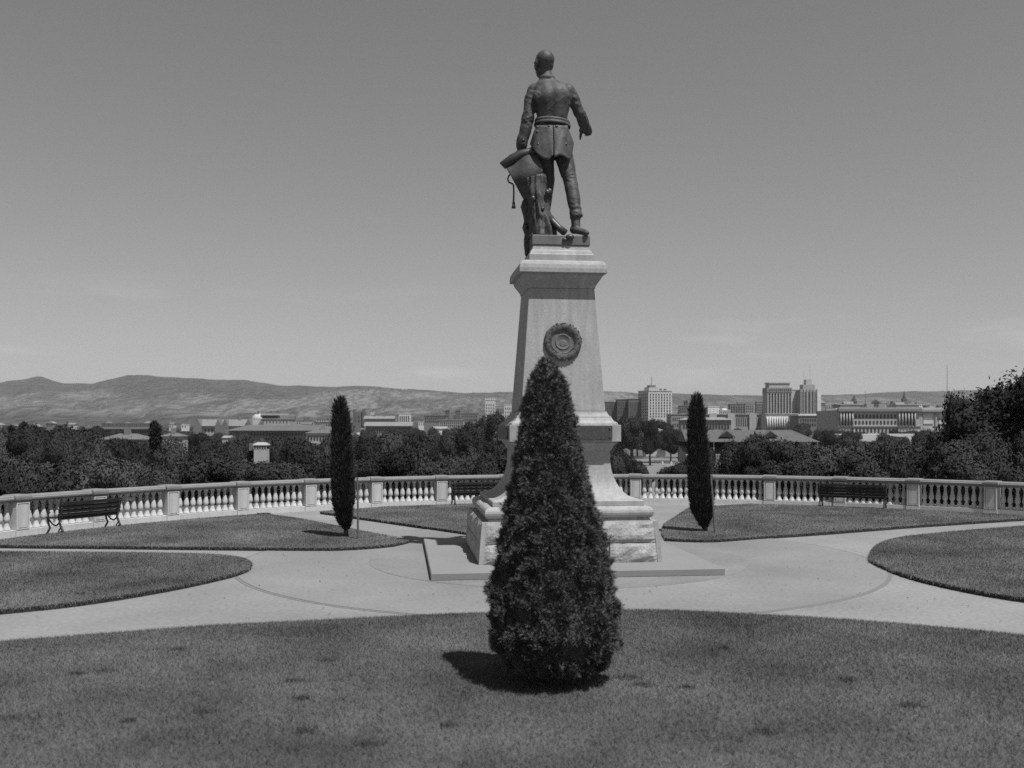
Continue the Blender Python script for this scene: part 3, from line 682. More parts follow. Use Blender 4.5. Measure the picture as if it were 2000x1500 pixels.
# ------------------------------------------------------------------ balustrade
DA = 0.13495; A0 = -1.15756
bal = thing('balustrade', 'long curved white balustrade with pillars and bulbous balusters enclosing the terrace', 'balustrade', (TC[0], TC[1], 0))
RT = 0.955                                     # rail top
def bal_frame(a, r=TR): return Matrix.Translation((r*math.sin(a), r*math.cos(a), 0)) @ Matrix.Rotation(-a, 4, 'Z')
bprof = [(.092, .15), (.092, .175), (.082, .19), (.062, .25), (.046, .31), (.043, .335), (.058, .35), (.074, .385), (.076, .42), (.066, .49), (.05, .56), (.036, .64), (.033, .68), (.045, .70), (.036, .715), (.058, .765), (.075, .79), (.075, .806)]
bm_bal = MB().loft(bprof, sq=False, n=14).mesh('baluster', M_bal, True)
pb = MB().box(-.19, .19, -.21, .21, 0, .14).box(-.178, .178, -.195, .195, .14, .80); pm = pb.mesh('pillar', M_bal)
pc = MB().loft([(.18, .80), (.185, .83), (.215, .85), (.22, .90), (.215, .94), (.20, RT+.012)], ratio=1.12); pcm = pc.mesh('pillar_cap', M_rail)
def panel_mesh():
    b = MB(); y = -.1955
    b.box(-.118, .118, y-.014, y, .205, .745); return b.mesh('panel', M_bal)
pnm = panel_mesh()
def frame_mesh():
    b = MB(); y = -.1955; t = .03
    for (x0, x1, z0, z1) in ((-.172, -.142, .16, .79), (.142, .172, .16, .79), (-.142, .142, .16, .185), (-.142, .142, .765, .79)): b.box(x0, x1, y-.018, y, z0, z1)
    return b.mesh('panel_frame', M_bal)
frm = frame_mesh()
for i in range(-3, 19):
    a = A0+DA*i; p = link('pillar', pm, bal); p.matrix_local = bal_frame(a)
    for nm, me in (('cap', pcm), ('panel', pnm), ('panel_frame', frm)): link(nm, me, p)
    if i == 18: break
    p0 = Vector((TR*math.sin(a), TR*math.cos(a), 0)); a1 = a+DA; p1 = Vector((TR*math.sin(a1), TR*math.cos(a1), 0))
    L = (p1-p0).length; am = a+DA/2; Mm = Matrix.Translation((p0+p1)/2) @ Matrix.Rotation(-am, 4, 'Z'); hl = L/2-.17
    o = MB().box(-hl, hl, -.165, .165, 0, .15).build('plinth', M_bal, bal); o.matrix_local = Mm
    rb = MB(); prof = [(-.12, .806), (-.13, .83), (-.165, .85), (-.17, .885), (-.15, .90), (-.14, .93), (-.11, RT), (.11, RT), (.14, .93), (.15, .90), (.17, .885), (.165, .85), (.13, .83), (.12, .806)]
    nn = len(prof); vs = [(-hl, y, z) for y, z in prof]+[(hl, y, z) for y, z in prof]
    rb.add(vs, [(k, (k+1) % nn, nn+(k+1) % nn, nn+k) for k in range(nn)]+[tuple(range(nn-1, -1, -1)), tuple(nn+k for k in range(nn))])
    o = rb.build('handrail', M_rail, bal); o.matrix_local = Mm
    for _ in (0,):
        for j in range(9):
            q = link('baluster', bm_bal, bal); q.matrix_local = Mm @ Matrix.Translation(((j-4)*(2*hl-.06)/9, 0, 0)) @ Matrix.Rotation(RND.uniform(-.1, .1) if -1 <= i <= 15 else .05, 4, 'Z')

# ------------------------------------------------------------------ benches (backs towards us, looking out)
def bench(label, i, L=1.75, mid=False):
    th = A0+DA*i; c = Vector((TC[0]+(TR-.92)*math.sin(th), TC[1]+(TR-.92)*math.cos(th), 0)); ang = -th
    t = thing('garden_bench', label, 'bench', (c.x, c.y, .0), ang, 'garden benches along the balustrade')
    # local +x along, +y away from the camera (the sitter's front)
    for zc, yc, h in ((.745, -.08, .085), (.652, -.055, .088), (.56, -.03, .085), (.475, -.012, .07)):
        q = MB().box(-L/2, L/2, yc-.016, yc+.016, zc-h/2, zc+h/2).build('back_slat', M_bench, t, bevel=.008); q.rotation_euler = (0, 0, 0)
    for k in range(5):
        MB().box(-L/2, L/2, .03+k*.085, .10+k*.085, .405-.004*k*(2 if k < 2 else 1), .43-.004*k*(2 if k < 2 else 1)).build('seat_slat', M_bench, t, bevel=.006)
    MB().box(-L/2+.02, L/2-.02, .0, .035, .36, .42).build('seat_rail', M_bench, t)
    for sx in ([-1, 1]+([0] if mid else [])):
        x = sx*(L/2-.06); b = MB()
        b.tube([(x, -.16, .0), (x, -.07, .15), (x, .02, .30), (x, .0, .42), (x, -.035, .55), (x, -.085, .76)], [.03, .026, .028, .026, .022, .018], 8)
        b.tube([(x, .02, .30), (x, .14, .22), (x, .26, .25), (x, .40, .36)], .02, 8)
        b.tube([(x, .44, .40), (x, .42, .28), (x, .36, .16), (x, .46, .03), (x, .50, .0)], [.022, .024, .024, .024, .03], 8)
        b.tube([(x, -.02, .18), (x, .05, .10), (x, .02, .03), (x, -.05, .05), (x, -.04, .11)], .016, 8)
        lg = b.build('iron_leg', M_iron, t, smooth=True)
        a = MB(); a.tube([(x, -.05, .60), (x, .10, .62), (x, .26, .615), (x, .38, .60), (x, .43, .55), (x, .40, .50), (x, .36, .53)], .018, 8); a.tube([(x, .38, .60), (x, .42, .50), (x, .43, .40)], .017, 8)
        a.build('arm_rest', M_iron, lg, smooth=True)
    return t
bench('dark slatted garden bench before the balustrade at the far left', .60)
bench('dark slatted garden bench half hidden behind the left of the pedestal', 6.52, 1.85, True)
bench('dark slatted garden bench before the balustrade at the right', 12.22, 2.0)

# ------------------------------------------------------------------ conifers
def sprays(P, N, up, size, leaflets, wid, spread):
    """leaf quads for fan-like sprays at points P (n,3), main directions N"""
    n = len(P); k = leaflets
    d = N/np.linalg.norm(N, axis=1, keepdims=True)
    rv = NR.normal(size=(n, 3)); s = np.cross(d, rv); s /= np.linalg.norm(s, axis=1, keepdims=True)+1e-9; t = np.cross(d, s)
    out = []
    for j in range(k):
        an = NR.normal(0, spread, n); an2 = NR.normal(0, spread*.5, n)
        dd = d+s*np.tan(np.clip(an, -1.2, 1.2))[:, None]+t*np.tan(np.clip(an2, -1, 1))[:, None]; dd /= np.linalg.norm(dd, axis=1, keepdims=True)
        L = size*NR.uniform(.5, 1.25, n); off = NR.uniform(-.25, .35, n)*size
        b = P+d*off[:, None]; e = b+dd*L[:, None]; m = b+dd*(L*.45)[:, None]
        ss = np.cross(dd, NR.normal(size=(n, 3))); ss /= np.linalg.norm(ss, axis=1, keepdims=True)+1e-9
        w = (wid*NR.uniform(.6, 1.3, n))[:, None]
        out.append(np.stack([b, m+ss*w, e, m-ss*w], 1))
    return np.concatenate(out)
def conifer(name, label, base, prof, n, size, leaflets, wid, spread, m, upness, clump, lump, trunk_r, lean=(0, 0), core=.84, group=None):
    """prof: list of (z, radius, cx, cy)"""
    t = thing(name, label, 'tree', base, 0, group)
    pa = np.array(prof); zs = pa[:, 0]; H = zs[-1]
    wgt = np.maximum(np.interp(np.linspace(0, 1, 400)*(H-zs[0])+zs[0], zs, pa[:, 1]), .01); cdf = np.cumsum(wgt)/wgt.sum()
    z = np.interp(NR.uniform(0, 1, n), cdf, np.linspace(zs[0], H, 400)); th = NR.uniform(0, 2*math.pi, n)
    r = np.interp(z, zs, pa[:, 1]); cx = np.interp(z, zs, pa[:, 2]); cy = np.interp(z, zs, pa[:, 3])
    lum = np.array([mnoise.fractal(Vector((math.cos(a)*clump, math.sin(a)*clump, q*clump*upness*1.6)), 1, 2, 3) for a, q in zip(th, z)])
    rr = r*(1+lump*lum)+NR.normal(0, .012, n)-np.abs(NR.normal(0, .05, n))*r
    P = np.stack([cx+rr*np.cos(th), cy+rr*np.sin(th), z], 1)
    # keep fewer sprays in the hollows so dark gaps open
    keep = NR.uniform(0, 1, n) < np.clip(.62+1.1*lum, .12, 1); P = P[keep]; th = th[keep]
    N = np.stack([np.cos(th), np.sin(th), np.full(len(th), upness)], 1)+NR.normal(0, .38, (len(th), 3))
    Q = sprays(P, N, 0, size, leaflets, wid, spread)
    cb = MB(); ns = 20; rings = []
    for zz in np.linspace(zs[0]+.02, H-.05, 26):
        c = np.interp(zz, zs, pa[:, 1])*core; x = np.interp(zz, zs, pa[:, 2]); y = np.interp(zz, zs, pa[:, 3])
        rings.append([(x+c*(1+lump*.9*mnoise.fractal(Vector((math.cos(2*math.pi*i/ns)*clump, math.sin(2*math.pi*i/ns)*clump, zz*clump*upness*1.6)), 1, 2, 3))*math.cos(2*math.pi*i/ns), y+c*math.sin(2*math.pi*i/ns), zz) for i in range(ns)])
    vs = [p for q in rings for p in q]; cb.add(vs, [(a*ns+i, a*ns+(i+1) % ns, (a+1)*ns+(i+1) % ns, (a+1)*ns+i) for a in range(len(rings)-1) for i in range(ns)]+[tuple(range(ns-1, -1, -1)), tuple((len(rings)-1)*ns+i for i in range(ns))])
    link('crown', join_mesh('crown', Q, cb, m), t)
    b = MB(); b.tube([(0, 0, -.05), (0.01, 0, .2), (prof[2][2], prof[2][3], H*.5)], [trunk_r*1.3, trunk_r, trunk_r*.6], 10); b.build('trunk', M_trunk, t, smooth=True)
    return t
# near juniper
d0 = 9.6; bx = wx(1083, d0); s0 = d0/F
jp = []
for py, xl, xr in ((1330, 1078, 1132), (1318, 1030, 1165), (1300, 985, 1190), (1270, 962, 1205), (1225, 952, 1211), (1150, 958, 1199), (1050, 977, 1180), (950, 998, 1150), (850, 1018, 1126), (790, 1024, 1113), (750, 1035, 1102), (720, 1049, 1086), (703, 1058, 1072), (697, 1063, 1067)):
    jp.append((wz(py, d0)-.0, max(.008, (xr-xl)/2*s0*.91), ((xl+xr)/2-1083)*s0, 0.0))
jp = [(z*.985-0.02 if i else max(z, .03), r, x, y) for i, (z, r, x, y) in enumerate(jp)]
conifer('juniper', 'dense conical juniper on the foreground lawn in front of the pedestal', (bx, d0, .05), jp, 40000, .052, 9, .0042, .6, M_jun, .75, 5.0, .20, .07)
def slim(label, gx, gy, rows, lean):
    x, d = ground(gx, gy); s = d/F; pr = []
    for py, xl, xr in rows: pr.append((wz(py, d)*.98, max(.01, (xr-xl)/2*s*.84), ((xl+xr)/2-gx)*s, 0))
    return conifer('cypress', label, (x, d, .05), pr, 8000, .14, 8, .008, .26, M_cyp, 2.6, 4.5, .22, .05, core=.78, group='slim cypresses beside the monument')
slim('slim dark columnar cypress with a stake on the left lawn', 675, 1054, [(1040, 672, 680), (1025, 662, 684), (1000, 655, 688), (970, 651, 690), (930, 650, 689), (880, 651, 685), (840, 652, 681), (810, 654, 677), (795, 657, 673), (784, 661, 668), (780, 664, 666)], 0)
slim('slim dark columnar cypress with a leaning stake on the right lawn', 1377, 1043, [(1036, 1372, 1380), (1020, 1360, 1388), (1000, 1351, 1390), (975, 1347, 1389), (930, 1347, 1385), (880, 1346, 1381), (840, 1346, 1376), (810, 1348, 1372), (793, 1352, 1369), (780, 1356, 1366), (774, 1360, 1363)], 0)
def stake(label, gx, gy, tx, ty):
    x, d = ground(gx, gy); t = Vector((wx(tx, d+.15), d+.15, wz(ty, d+.15)))
    b = MB(); b.tube([(0, 0, -.1), (t-Vector((x, d, 0)))*.5+Vector((.006, 0, 0)), t-Vector((x, d, 0))], [.026, .025, .022], 6)
    tag(b.build('timber_stake', M_wood, loc=(x, d, 0)), label, 'stake')
stake('upright timber stake right of the left cypress', 699, 1059, 698, 932)
stake('leaning timber stake right of the right cypress', 1397, 1046, 1388, 926)

# ------------------------------------------------------------------ broadleaf trees beyond the balustrade
def crown_variant(seed, nl0, m, leafs=30000, ls=.0145, tall=1.0, loose=0.0, spreadx=.33):
    r = random.Random(seed); g = np.random.default_rng(seed); lobes = []; nl = int(nl0*1.5)
    for i in range(nl):
        a = r.uniform(0, 2*math.pi); q = math.sqrt(r.uniform(0, 1))*spreadx; z = r.uniform(.34, .80)
        q *= math.sqrt(max(.12, 1-((z-.45)/.45)**2))
        R = r.uniform(.09, .21)*(1-loose*.3); lobes.append((q*math.cos(a), q*math.sin(a), z, R, R*r.uniform(.75, 1.0)))
    lobes.append((0, 0, .50, .28, .26)); lobes.append((0.02, .02, .66, .20, .24))
    wts = np.array([l[3]**2 for l in lobes]); idx = g.choice(len(lobes), leafs, p=wts/wts.sum()); Lb = np.array(lobes)[idx]
    N = g.normal(size=(leafs, 3)); N /= np.linalg.norm(N, axis=1, keepdims=True); N[:, 2] = np.where(N[:, 2] < -.45, -N[:, 2], N[:, 2])
    rad = g.uniform(.86, 1.08, leafs)+g.exponential(.05+loose*.06, leafs)-.03
    # tuft the lobes
    tf = np.array([mnoise.noise(Vector(tuple(p*4.5))) for p in (N+Lb[:, :3]*9)]); rad += .24*tf
    keep = g.uniform(size=leafs) < np.clip(.75+1.0*tf-loose*.3, .15, 1)
    P = Lb[:, :3]+N*np.stack([Lb[:, 3]*rad, Lb[:, 3]*rad, Lb[:, 4]*rad], 1)
    P, N = P[keep], N[keep]; n = len(P)
    nn = N+g.normal(0, .55, (n, 3)); nn /= np.linalg.norm(nn, axis=1, keepdims=True)
    a = np.cross(nn, g.normal(size=(n, 3))); a /= np.linalg.norm(a, axis=1, keepdims=True); b = np.cross(nn, a)
    s = (ls*g.uniform(.6, 1.5, n))[:, None]
    Q = np.stack([P-a*s, P-b*s*.55, P+a*s, P+b*s*.55], 1)
    core = MB()
    for l in lobes: core.ball((l[0], l[1], l[2]), (l[3]*.80, l[3]*.80, l[4]*.80), 10, 7)
    zs_ = np.sort(Q[:, :, 2].ravel()); top = zs_[int(len(zs_)*.998)]; ext = np.percentile(np.abs(Q[:, :, :2]).reshape(-1), 99.5)
    sc_ = np.array([.43/ext, .43/ext, .93/top]); Q = Q*sc_; core.v = [tuple(np.array(v)*sc_) for v in core.v]
    me = join_mesh('crown', Q, core, m)
    VN = np.repeat(N*.9+g.normal(0, .28, N.shape)+np.array([0, 0, .15]), 4, axis=0); cn = []
    for l in lobes:
        for j in range(8):
            for i in range(10): cn.append((math.sin(math.pi*j/7)*math.cos(.628*i), math.sin(math.pi*j/7)*math.sin(.628*i), math.cos(math.pi*j/7)))
    VN = np.concatenate([VN, np.array(cn)]); VN /= np.linalg.norm(VN, axis=1, keepdims=True)+1e-9
    me.polygons.foreach_set('use_smooth', [True]*len(me.polygons)); me.normals_split_custom_set_from_vertices(VN.tolist())
    tb = MB(); tb.tube([(0, 0, -.06), (.01, 0, .2), (.0, .01, .5)], [.035, .026, .014], 8)
    for i in range(5):
        a0 = i*1.25+seed; tb.tube([(.0, .0, .22+.03*i), (.10*math.cos(a0), .10*math.sin(a0), .38), (.2*math.cos(a0), .2*math.sin(a0), .55)], [.016, .011, .006], 6)
    return me, tb.mesh('trunk', M_trunk, True)
VAR = [crown_variant(11, 11, M_leafA), crown_variant(12, 14, M_leafA), crown_variant(13, 12, M_leafB), crown_variant(14, 16, M_leafB, loose=.6), crown_variant(15, 9, M_leafA, spreadx=.26), crown_variant(16, 15, M_leafB, loose=.3, spreadx=.38)]
BIG = crown_variant(31, 26, M_leafA, leafs=46000, ls=.012, loose=.35, spreadx=.42)
KIND = ['dense dark tree', 'broad dark tree', 'bushy grey-green tree', 'loose pale gum', 'narrow dark tree', 'wide pale tree']
def put_tree(px, ytop, d, wpx, var, label, group=None, name='leafy_tree'):
    x = wx(px, d); g = float(land_z(np.array(x), np.array(float(d)))); top = wz(ytop, d); h = max(top-g, 2.0)
    me, tm = BIG if var == 'big' else VAR[var]
    t = thing(name, label, 'tree', (x, d, g-.1), RND.uniform(0, 6.28), group)
    wd = wpx*d/F/.86
    for nm, q in (('crown', me), ('trunk', tm)):
        c = link(nm, q, t); c.scale = (wd, wd, h/.93) if nm == 'crown' else (h*.8, h*.8, h/.93)
    return t
NEAR = [0, 430, 490, 511, 540, 600, 700, 900, 1000, 1190, 1215, 1250, 1330, 1385, 1420, 1500, 1600, 1700, 1840, 2000]
NEARY = [905, 893, 896, 899, 894, 882, 888, 880, 885, 880, 880, 913, 912, 892, 872, 862, 870, 868, 868, 850]
rows = []
px = -190
while px < 2190:
    y = np.interp(px, NEAR, NEARY); d = RND.uniform(58, 105); ok = not (1195 < px < 1345)
    rows.append((px+RND.uniform(-10, 10), y+RND.uniform(-9, 12) if ok else y+RND.uniform(-1, 6), d if ok else RND.uniform(50, 62), RND.uniform(85, 150) if ok else RND.uniform(34, 56), RND.choice([0, 1, 2, 2, 3, 4, 5]) if px < 1300 else RND.choice([0, 1, 1, 4, 0, 2])))
    px += RND.uniform(34, 54) if ok else 30
for i, (a, y, d, w, v) in enumerate(rows): put_tree(a, y, d, w, v, '%s, %s from the left in the tree row just beyond the balustrade' % (KIND[v], ordinal(i+1)), 'trees just beyond the balustrade')
rows2 = []
px = -190
MIDX = [0, 60, 150, 240, 330, 420, 480, 560, 640, 720, 800, 880, 940, 1000, 1100, 1180, 1230, 1290, 1345, 1400, 1600, 1650, 1800, 1850, 2000]
MIDY = [840, 839, 842, 853, 857, 856, 860, 854, 856, 849, 846, 841, 839, 842, 840, 838, 850, 858, 868, 880, 876, 868, 868, 842, 835]
while px < 2190:
    y = np.interp(px, MIDX, MIDY); skip = 1200 < px < 1345 or 1400 < px < 1600
    if not skip: rows2.append((px+RND.uniform(-12, 12), y+RND.uniform(-5, 8), RND.uniform(150, 260), RND.uniform(60, 105), RND.choice([0, 1, 2, 3, 4, 5])))
    px += RND.uniform(30, 46)
for i, (a, y, d, w, v) in enumerate(rows2): put_tree(a, y, d, w, v, '%s, %s from the left in the hazier second belt of parkland trees' % (KIND[v], ordinal(i+1)), 'second belt of parkland trees')
rows3 = []
px = -150
FARX = [0, 200, 300, 400, 560, 700, 860, 1000, 1180, 1262, 1300, 1345, 1400, 1520, 1620, 1700, 1860, 2000]
FARY = [832, 836, 843, 845, 846, 843, 835, 828, 818, 818, 832, 838, 846, 842, 842, 858, 846, 835]
while px < 2150:
    y = np.interp(px, FARX, FARY)
    if not (1370 < px < 1600): rows3.append((px, y+RND.uniform(-4, 6), RND.uniform(430, 620), RND.uniform(34, 62), RND.choice([0, 1, 2, 4])))
    px += RND.uniform(22, 40)
for i, (a, y, d, w, v) in enumerate(rows3): put_tree(a, y, d, w, v, '%s, %s from the left among the distant trees before the city' % (KIND[v], ordinal(i+1)), 'distant trees before the city')
for i in range(15):
    px = 1385+i*30+RND.uniform(-8, 8); put_tree(px, 836+RND.uniform(-3, 5)+(4 if px > 1640 else 0), RND.uniform(640, 720), RND.uniform(26, 44), RND.choice([0, 1, 4]), 'small dark tree, %s from the left of the trees below the government fronts' % ordinal(i+1), 'trees below the government fronts')
for a, y, d, w, v, l in ((140, 832, 200, 110, 0, 'large dark spreading tree standing above the belt at the far left'), (935, 812, 330, 80, 1, 'dark rounded tree left of the pedestal, before the pale tower'), (982, 806, 330, 74, 0, 'dark domed tree touching the pedestal on its left'), (905, 824, 330, 70, 1, 'dark sloping tree beside the rounded trees left of the pedestal'),
                         (1236, 840, 600, 80, 2, 'grey-green tree just right of the pedestal block'), (1285, 848, 610, 60, 1, 'dark tree before the pale pavilion right of the pedestal'), (1212, 868, 130, 40, 4, 'small dark tree leaning out beside the pedestal neck'), (1245, 815, 640, 60, 0, 'dark tree below the brick hotel wing'), (1300, 820, 640, 60, 1, 'dark tree below the pale hotel block'), (1322, 852, 600, 50, 0, 'dark tree left of the right cypress'),
                         (1500, 848, 215, 120, 1, 'broad dark tree standing before the grandstand roof'), (1450, 862, 205, 90, 0, 'dark tree left of the broad tree before the grandstand'), (1598, 868, 205, 60, 0, 'dark tree at the right end of the grandstand'), (1560, 826, 760, 46, 0, 'dark tree before the long parapet building'), (1660, 842, 560, 50, 0, 'dark tree at the left of the white wall'), (1735, 846, 560, 56, 1, 'dark tree half covering the white wall'), (1810, 838, 520, 60, 3, 'pale loose tree right of the white wall')):
    put_tree(a, y, d, w, v, l)
put_tree(1985, 728, 66, 330, 'big', 'tall dark tree rising over the balustrade at the right edge', name='tall_tree')
put_tree(1890, 768, 74, 110, 'big', 'spreading dark tree reaching left beside the tall tree at the right edge', name='tall_tree')
put_tree(1925, 838, 62, 170, 'big', 'lower dark tree mass under the tall tree at the right edge', name='tall_tree')
# columnar pine on the left skyline
def pine(px, ytop, d, wpx, label):
    x = wx(px, d); g = float(land_z(np.array(x), np.array(float(d)))); h = wz(ytop, d)-g
    t = thing('pine_tree', label, 'tree', (x, d, g)); P = []; N = []
    w = wpx*d/F*.5; cl = [(RND.uniform(-.45, .45)*w, RND.uniform(-.45, .45)*w, zz+RND.uniform(-.04, .04), RND.uniform(.35, .75)*w, RND.uniform(.05, .10)) for zz in np.linspace(.3, .93, 9)]
    for k in range(1900):
        c = RND.choice(cl); v = NR.normal(size=3); v /= np.linalg.norm(v)
        P.append((c[0]+v[0]*c[3], c[1]+v[1]*c[3], (c[2]+v[2]*c[4])*h)); N.append((v[0], v[1], v[2]+.4))
    link('crown', np_mesh('crown', sprays(np.array(P), np.array(N), 0, h*.05, 3, h*.008, .6).reshape(-1, 3), None, M_leafA), t)
    b = MB(); b.tube([(0, 0, -.5), (0, 0, h*.95)], [h*.025, h*.006], 8); b.build('trunk', M_trunk, t, smooth=True)
pine(303, 827, 240, 17, 'thin dark ragged pine rising above the trees before the pale villa')
pine(22, 833, 300, 12, 'small dark pine at the left edge of the tree belt')
pine(47, 828, 420, 16, 'dark pointed pine on the left skyline')

# ------------------------------------------------------------------ the city
UNIT = MB().box(-.5, .5, -.5, .5, -.5, .5).mesh('window', M_glass)
def panes(parent, w, z0, z1, cols, rows_, y, fw=.5, fh=.6, x0=None, x1=None, name='window', depth=.3):
    xa = -w/2 if x0 is None else x0; xb = w/2 if x1 is None else x1
    cw = (xb-xa)/cols; ch = (z1-z0)/rows_
    for r in range(rows_):
        for c in range(cols):
            o = link(name, UNIT, parent); o.location = (xa+cw*(c+.5), y-depth/2+.05, z0+ch*(r+.5)); o.scale = (cw*fw, depth, ch*fh)
def side_panes(parent, dep, w, z0, z1, cols, rows_, sgn, fw=.5, fh=.6):
    cw = dep/cols; ch = (z1-z0)/rows_
    for r in range(rows_):
        for c in range(cols):
            o = link('window', UNIT, parent); o.location = (sgn*(w/2+.1), cw*(c+.5), z0+ch*(r+.5)); o.scale = (.3, cw*fw, ch*fh)
def bldg(label, px0, px1, ytop, ybase, d, tone, cat='building', name='city_building', depth=None, yaw=0.0, roof='flat', rtone=.2, roofh=None, win=None, group=None, chim=0, parapet=True, sink=8.0):
    k = d/F; w = (px1-px0)*k; x = wx((px0+px1)/2, d); zb = wz(ybase, d)-sink; h = wz(ytop, d)-zb
    dep = depth or max(8.0, w*.6)
    t = thing(name, label, cat, (x, d, zb), math.radians(yaw), group); t['h'] = h; t['w'] = w; t['k'] = k
    m = city(tone)
    MB().box(-w/2, w/2, 0, dep, 0, h).build('wall', m, t)
    if roof == 'flat':
        if parapet:
            b = MB(); e = .012*w+.25; c = .9*k
            b.box(-w/2-e, w/2+e, -e, dep+e, h-c*.7, h+c*.5); b.build('cornice', city(min(.6, tone*1.12)), t)
    else:
        rh = roofh*k if roofh else w*.18; e = .03*w+.3; b = MB()
        if roof == 'hip':
            i = min(w*.3, dep*.5); b.add([(-w/2-e, -e, h), (w/2+e, -e, h), (w/2+e, dep+e, h), (-w/2-e, dep+e, h), (-w/2+i, dep/2, h+rh), (w/2-i, dep/2, h+rh)], [(0, 1, 5, 4), (1, 2, 5), (2, 3, 4, 5), (3, 0, 4), (3, 2, 1, 0)])
        elif roof == 'gable':
            b.add([(-w/2-e, -e, h), (w/2+e, -e, h), (w/2+e, dep+e, h), (-w/2-e, dep+e, h), (-w/2-e, dep/2, h+rh), (w/2+e, dep/2, h+rh)], [(0, 1, 5, 4), (1, 2, 5), (2, 3, 4, 5), (3, 0, 4), (3, 2, 1, 0)])
        elif roof == 'front_gable':
            b.add([(-w/2-e, -e, h), (w/2+e, -e, h), (0, -e, h+rh), (-w/2-e, dep+e, h), (w/2+e, dep+e, h), (0, dep+e, h+rh)], [(0, 1, 2), (5, 4, 3), (1, 4, 5, 2), (3, 0, 2, 5), (0, 3, 4, 1)])
        rf = b.build('roof', roofm(rtone), t)
        for q in range(chim):
            xx = (-.35+.7*(q+.5)/chim)*w; s = .9
            MB().box(xx-s, xx+s, dep*.45-s, dep*.45+s, h+rh*.2, h+rh+2.2).build('chimney', city(tone*.6), rf)
    if win:
        cols, rows_, y0, y1 = win[:4]; fw = win[4] if len(win) > 4 else .5; fh = win[5] if len(win) > 5 else .6
        panes(t, w*.94, wz(y1, d)-zb, wz(y0, d)-zb, cols, rows_, 0, fw, fh)
    return t
def part_box(t, name, px0, px1, y0, y1, d, m, ya=-1, yb=0, ref=None):
    """a box part given by photo extents at the building's front plane"""
    k = t['k']; x0 = wx(px0, d)-t.location.x; x1 = wx(px1, d)-t.location.x; z0 = wz(y1, d)-t.location.z; z1 = wz(y0, d)-t.location.z
    return MB().box(x0, x1, ya, yb, z0, z1).build(name, m, t)
def pole(t, px, y0, y1, d, r=.25, name='flagpole', yb=3.0):
    x = wx(px, d)-t.location.x; b = MB(); b.tube([(x, yb, wz(y1, d)-t.location.z), (x, yb, wz(y0, d)-t.location.z)], [r, r*.5], 6); return b.build(name, city(.10), t)

# hotel group right of the pedestal
t = bldg('tall pale hotel block with flagpole and many windows, right of the pedestal', 1263, 1316, 763, 820, 1150, .42, 'hotel', yaw=22, depth=24, win=(8, 9, 768, 816, .42, .62), sink=4)
side_panes(t, 24, t['w'], 4, t['h']-3, 5, 9, -1, .4, .6)
MB().box(-t['w']*.42, -t['w']*.02, 3, 14, t['h'], t['h']+4).build('penthouse', city(.3), t)
MB().box(-t['w']*.36, -t['w']*.1, 5, 11, t['h']+4, t['h']+6.5).build('roof_room', city(.12), t)
b = MB(); b.tube([(-t['w']*.22, 8, t['h']+6), (-t['w']*.22, 8, t['h']+17)], [.35, .25], 6); b.build('flagpole', city(.08), t)
for q in (.12, .3): MB().box(t['w']*q-1, t['w']*q+1.4, 4, 7, t['h'], t['h']+2.5).build('chimney', city(.12), t)
t = bldg('dark brick hotel wing joining the tall pale block on its left', 1228, 1264, 779, 820, 1160, .13, 'hotel', depth=20, win=(9, 1, 784, 816, .45, .92), sink=4)
t = bldg('dark brick wing with balconies at the left of the hotel', 1206, 1229, 780, 820, 1170, .10, 'hotel', depth=20, win=(5, 6, 784, 816, .5, .6), sink=4)
t = bldg('low dark brick end wing of the hotel beside the pedestal', 1180, 1207, 785, 820, 1180, .10, 'hotel', depth=20, win=(6, 5, 789, 816, .45, .6), sink=4)
t = bldg('low brown building with a water tank left of the right cypress', 1327, 1349, 792, 812, 1200, .14, win=(5, 2, 795, 806))
part_box(t, 'roof_tank', 1337, 1344, 782, 791, 1200, city(.06), 2, 6)
bldg('small square white block right of the right cypress', 1383, 1405, 794, 812, 1320, .62, win=(3, 2, 798, 806, .2, .25))
bldg('narrow dark brick block left of the square white block', 1371, 1382, 796, 812, 1330, .11, win=(3, 2, 799, 808))
t = bldg('low white pavilion with a shallow dome right of the white block', 1407, 1426, 801, 812, 1300, .5, win=(5, 1, 803, 808))
b = MB(); b.ball((0, 6, t['h']), (4.5, 4.5, 2.6), 14, 8); b.build('dome', city(.5), t, smooth=True)
bldg('broad brick block with roof rooms in the right skyline', 1426, 1456, 789, 812, 1420, .15, win=(6, 3, 793, 806))
bldg('small pale roof block on the skyline above the brick block', 1441, 1455, 785, 800, 1450, .33, win=(3, 1, 787, 791))
bldg('mid grey stepped block left of the tall office block', 1456, 1473, 788, 812, 1380, .26, win=(4, 3, 791, 806))
bldg('grey office block touching the tall office block on its left', 1478, 1499, 784, 812, 1430, .20, win=(5, 4, 788, 808))
# tall office block with piers
d = 1300; t = bldg('tall office block with vertical piers and a stepped attic', 1499, 1546, 766, 812, d, .30, 'office tower', depth=26, win=(8, 9, 768, 808, .62, .7), sink=4)
for i in range(9):
    px = 1499.6+i*5.72; part_box(t, 'pier', px-.9, px+.9, 768, 810, d, city(.36), -1.2, -.1)
part_box(t, 'upper_gallery', 1498, 1546.5, 757, 766, d, city(.22), -1.5, 24); part_box(t, 'attic', 1503, 1543, 748, 757, d, city(.34), 2, 22); part_box(t, 'attic_cornice', 1501.5, 1544.5, 746.5, 748.5, d, city(.4), 1, 23)
panes(t, t['w']*.96, wz(765, d)-t.location.z, wz(758.5, d)-t.location.z, 12, 1, -1.5, .5, .7)
t = bldg('plain pale rear wing on the right of the tall office block', 1546, 1563, 761, 812, 1310, .40, 'office tower', depth=24, sink=4)
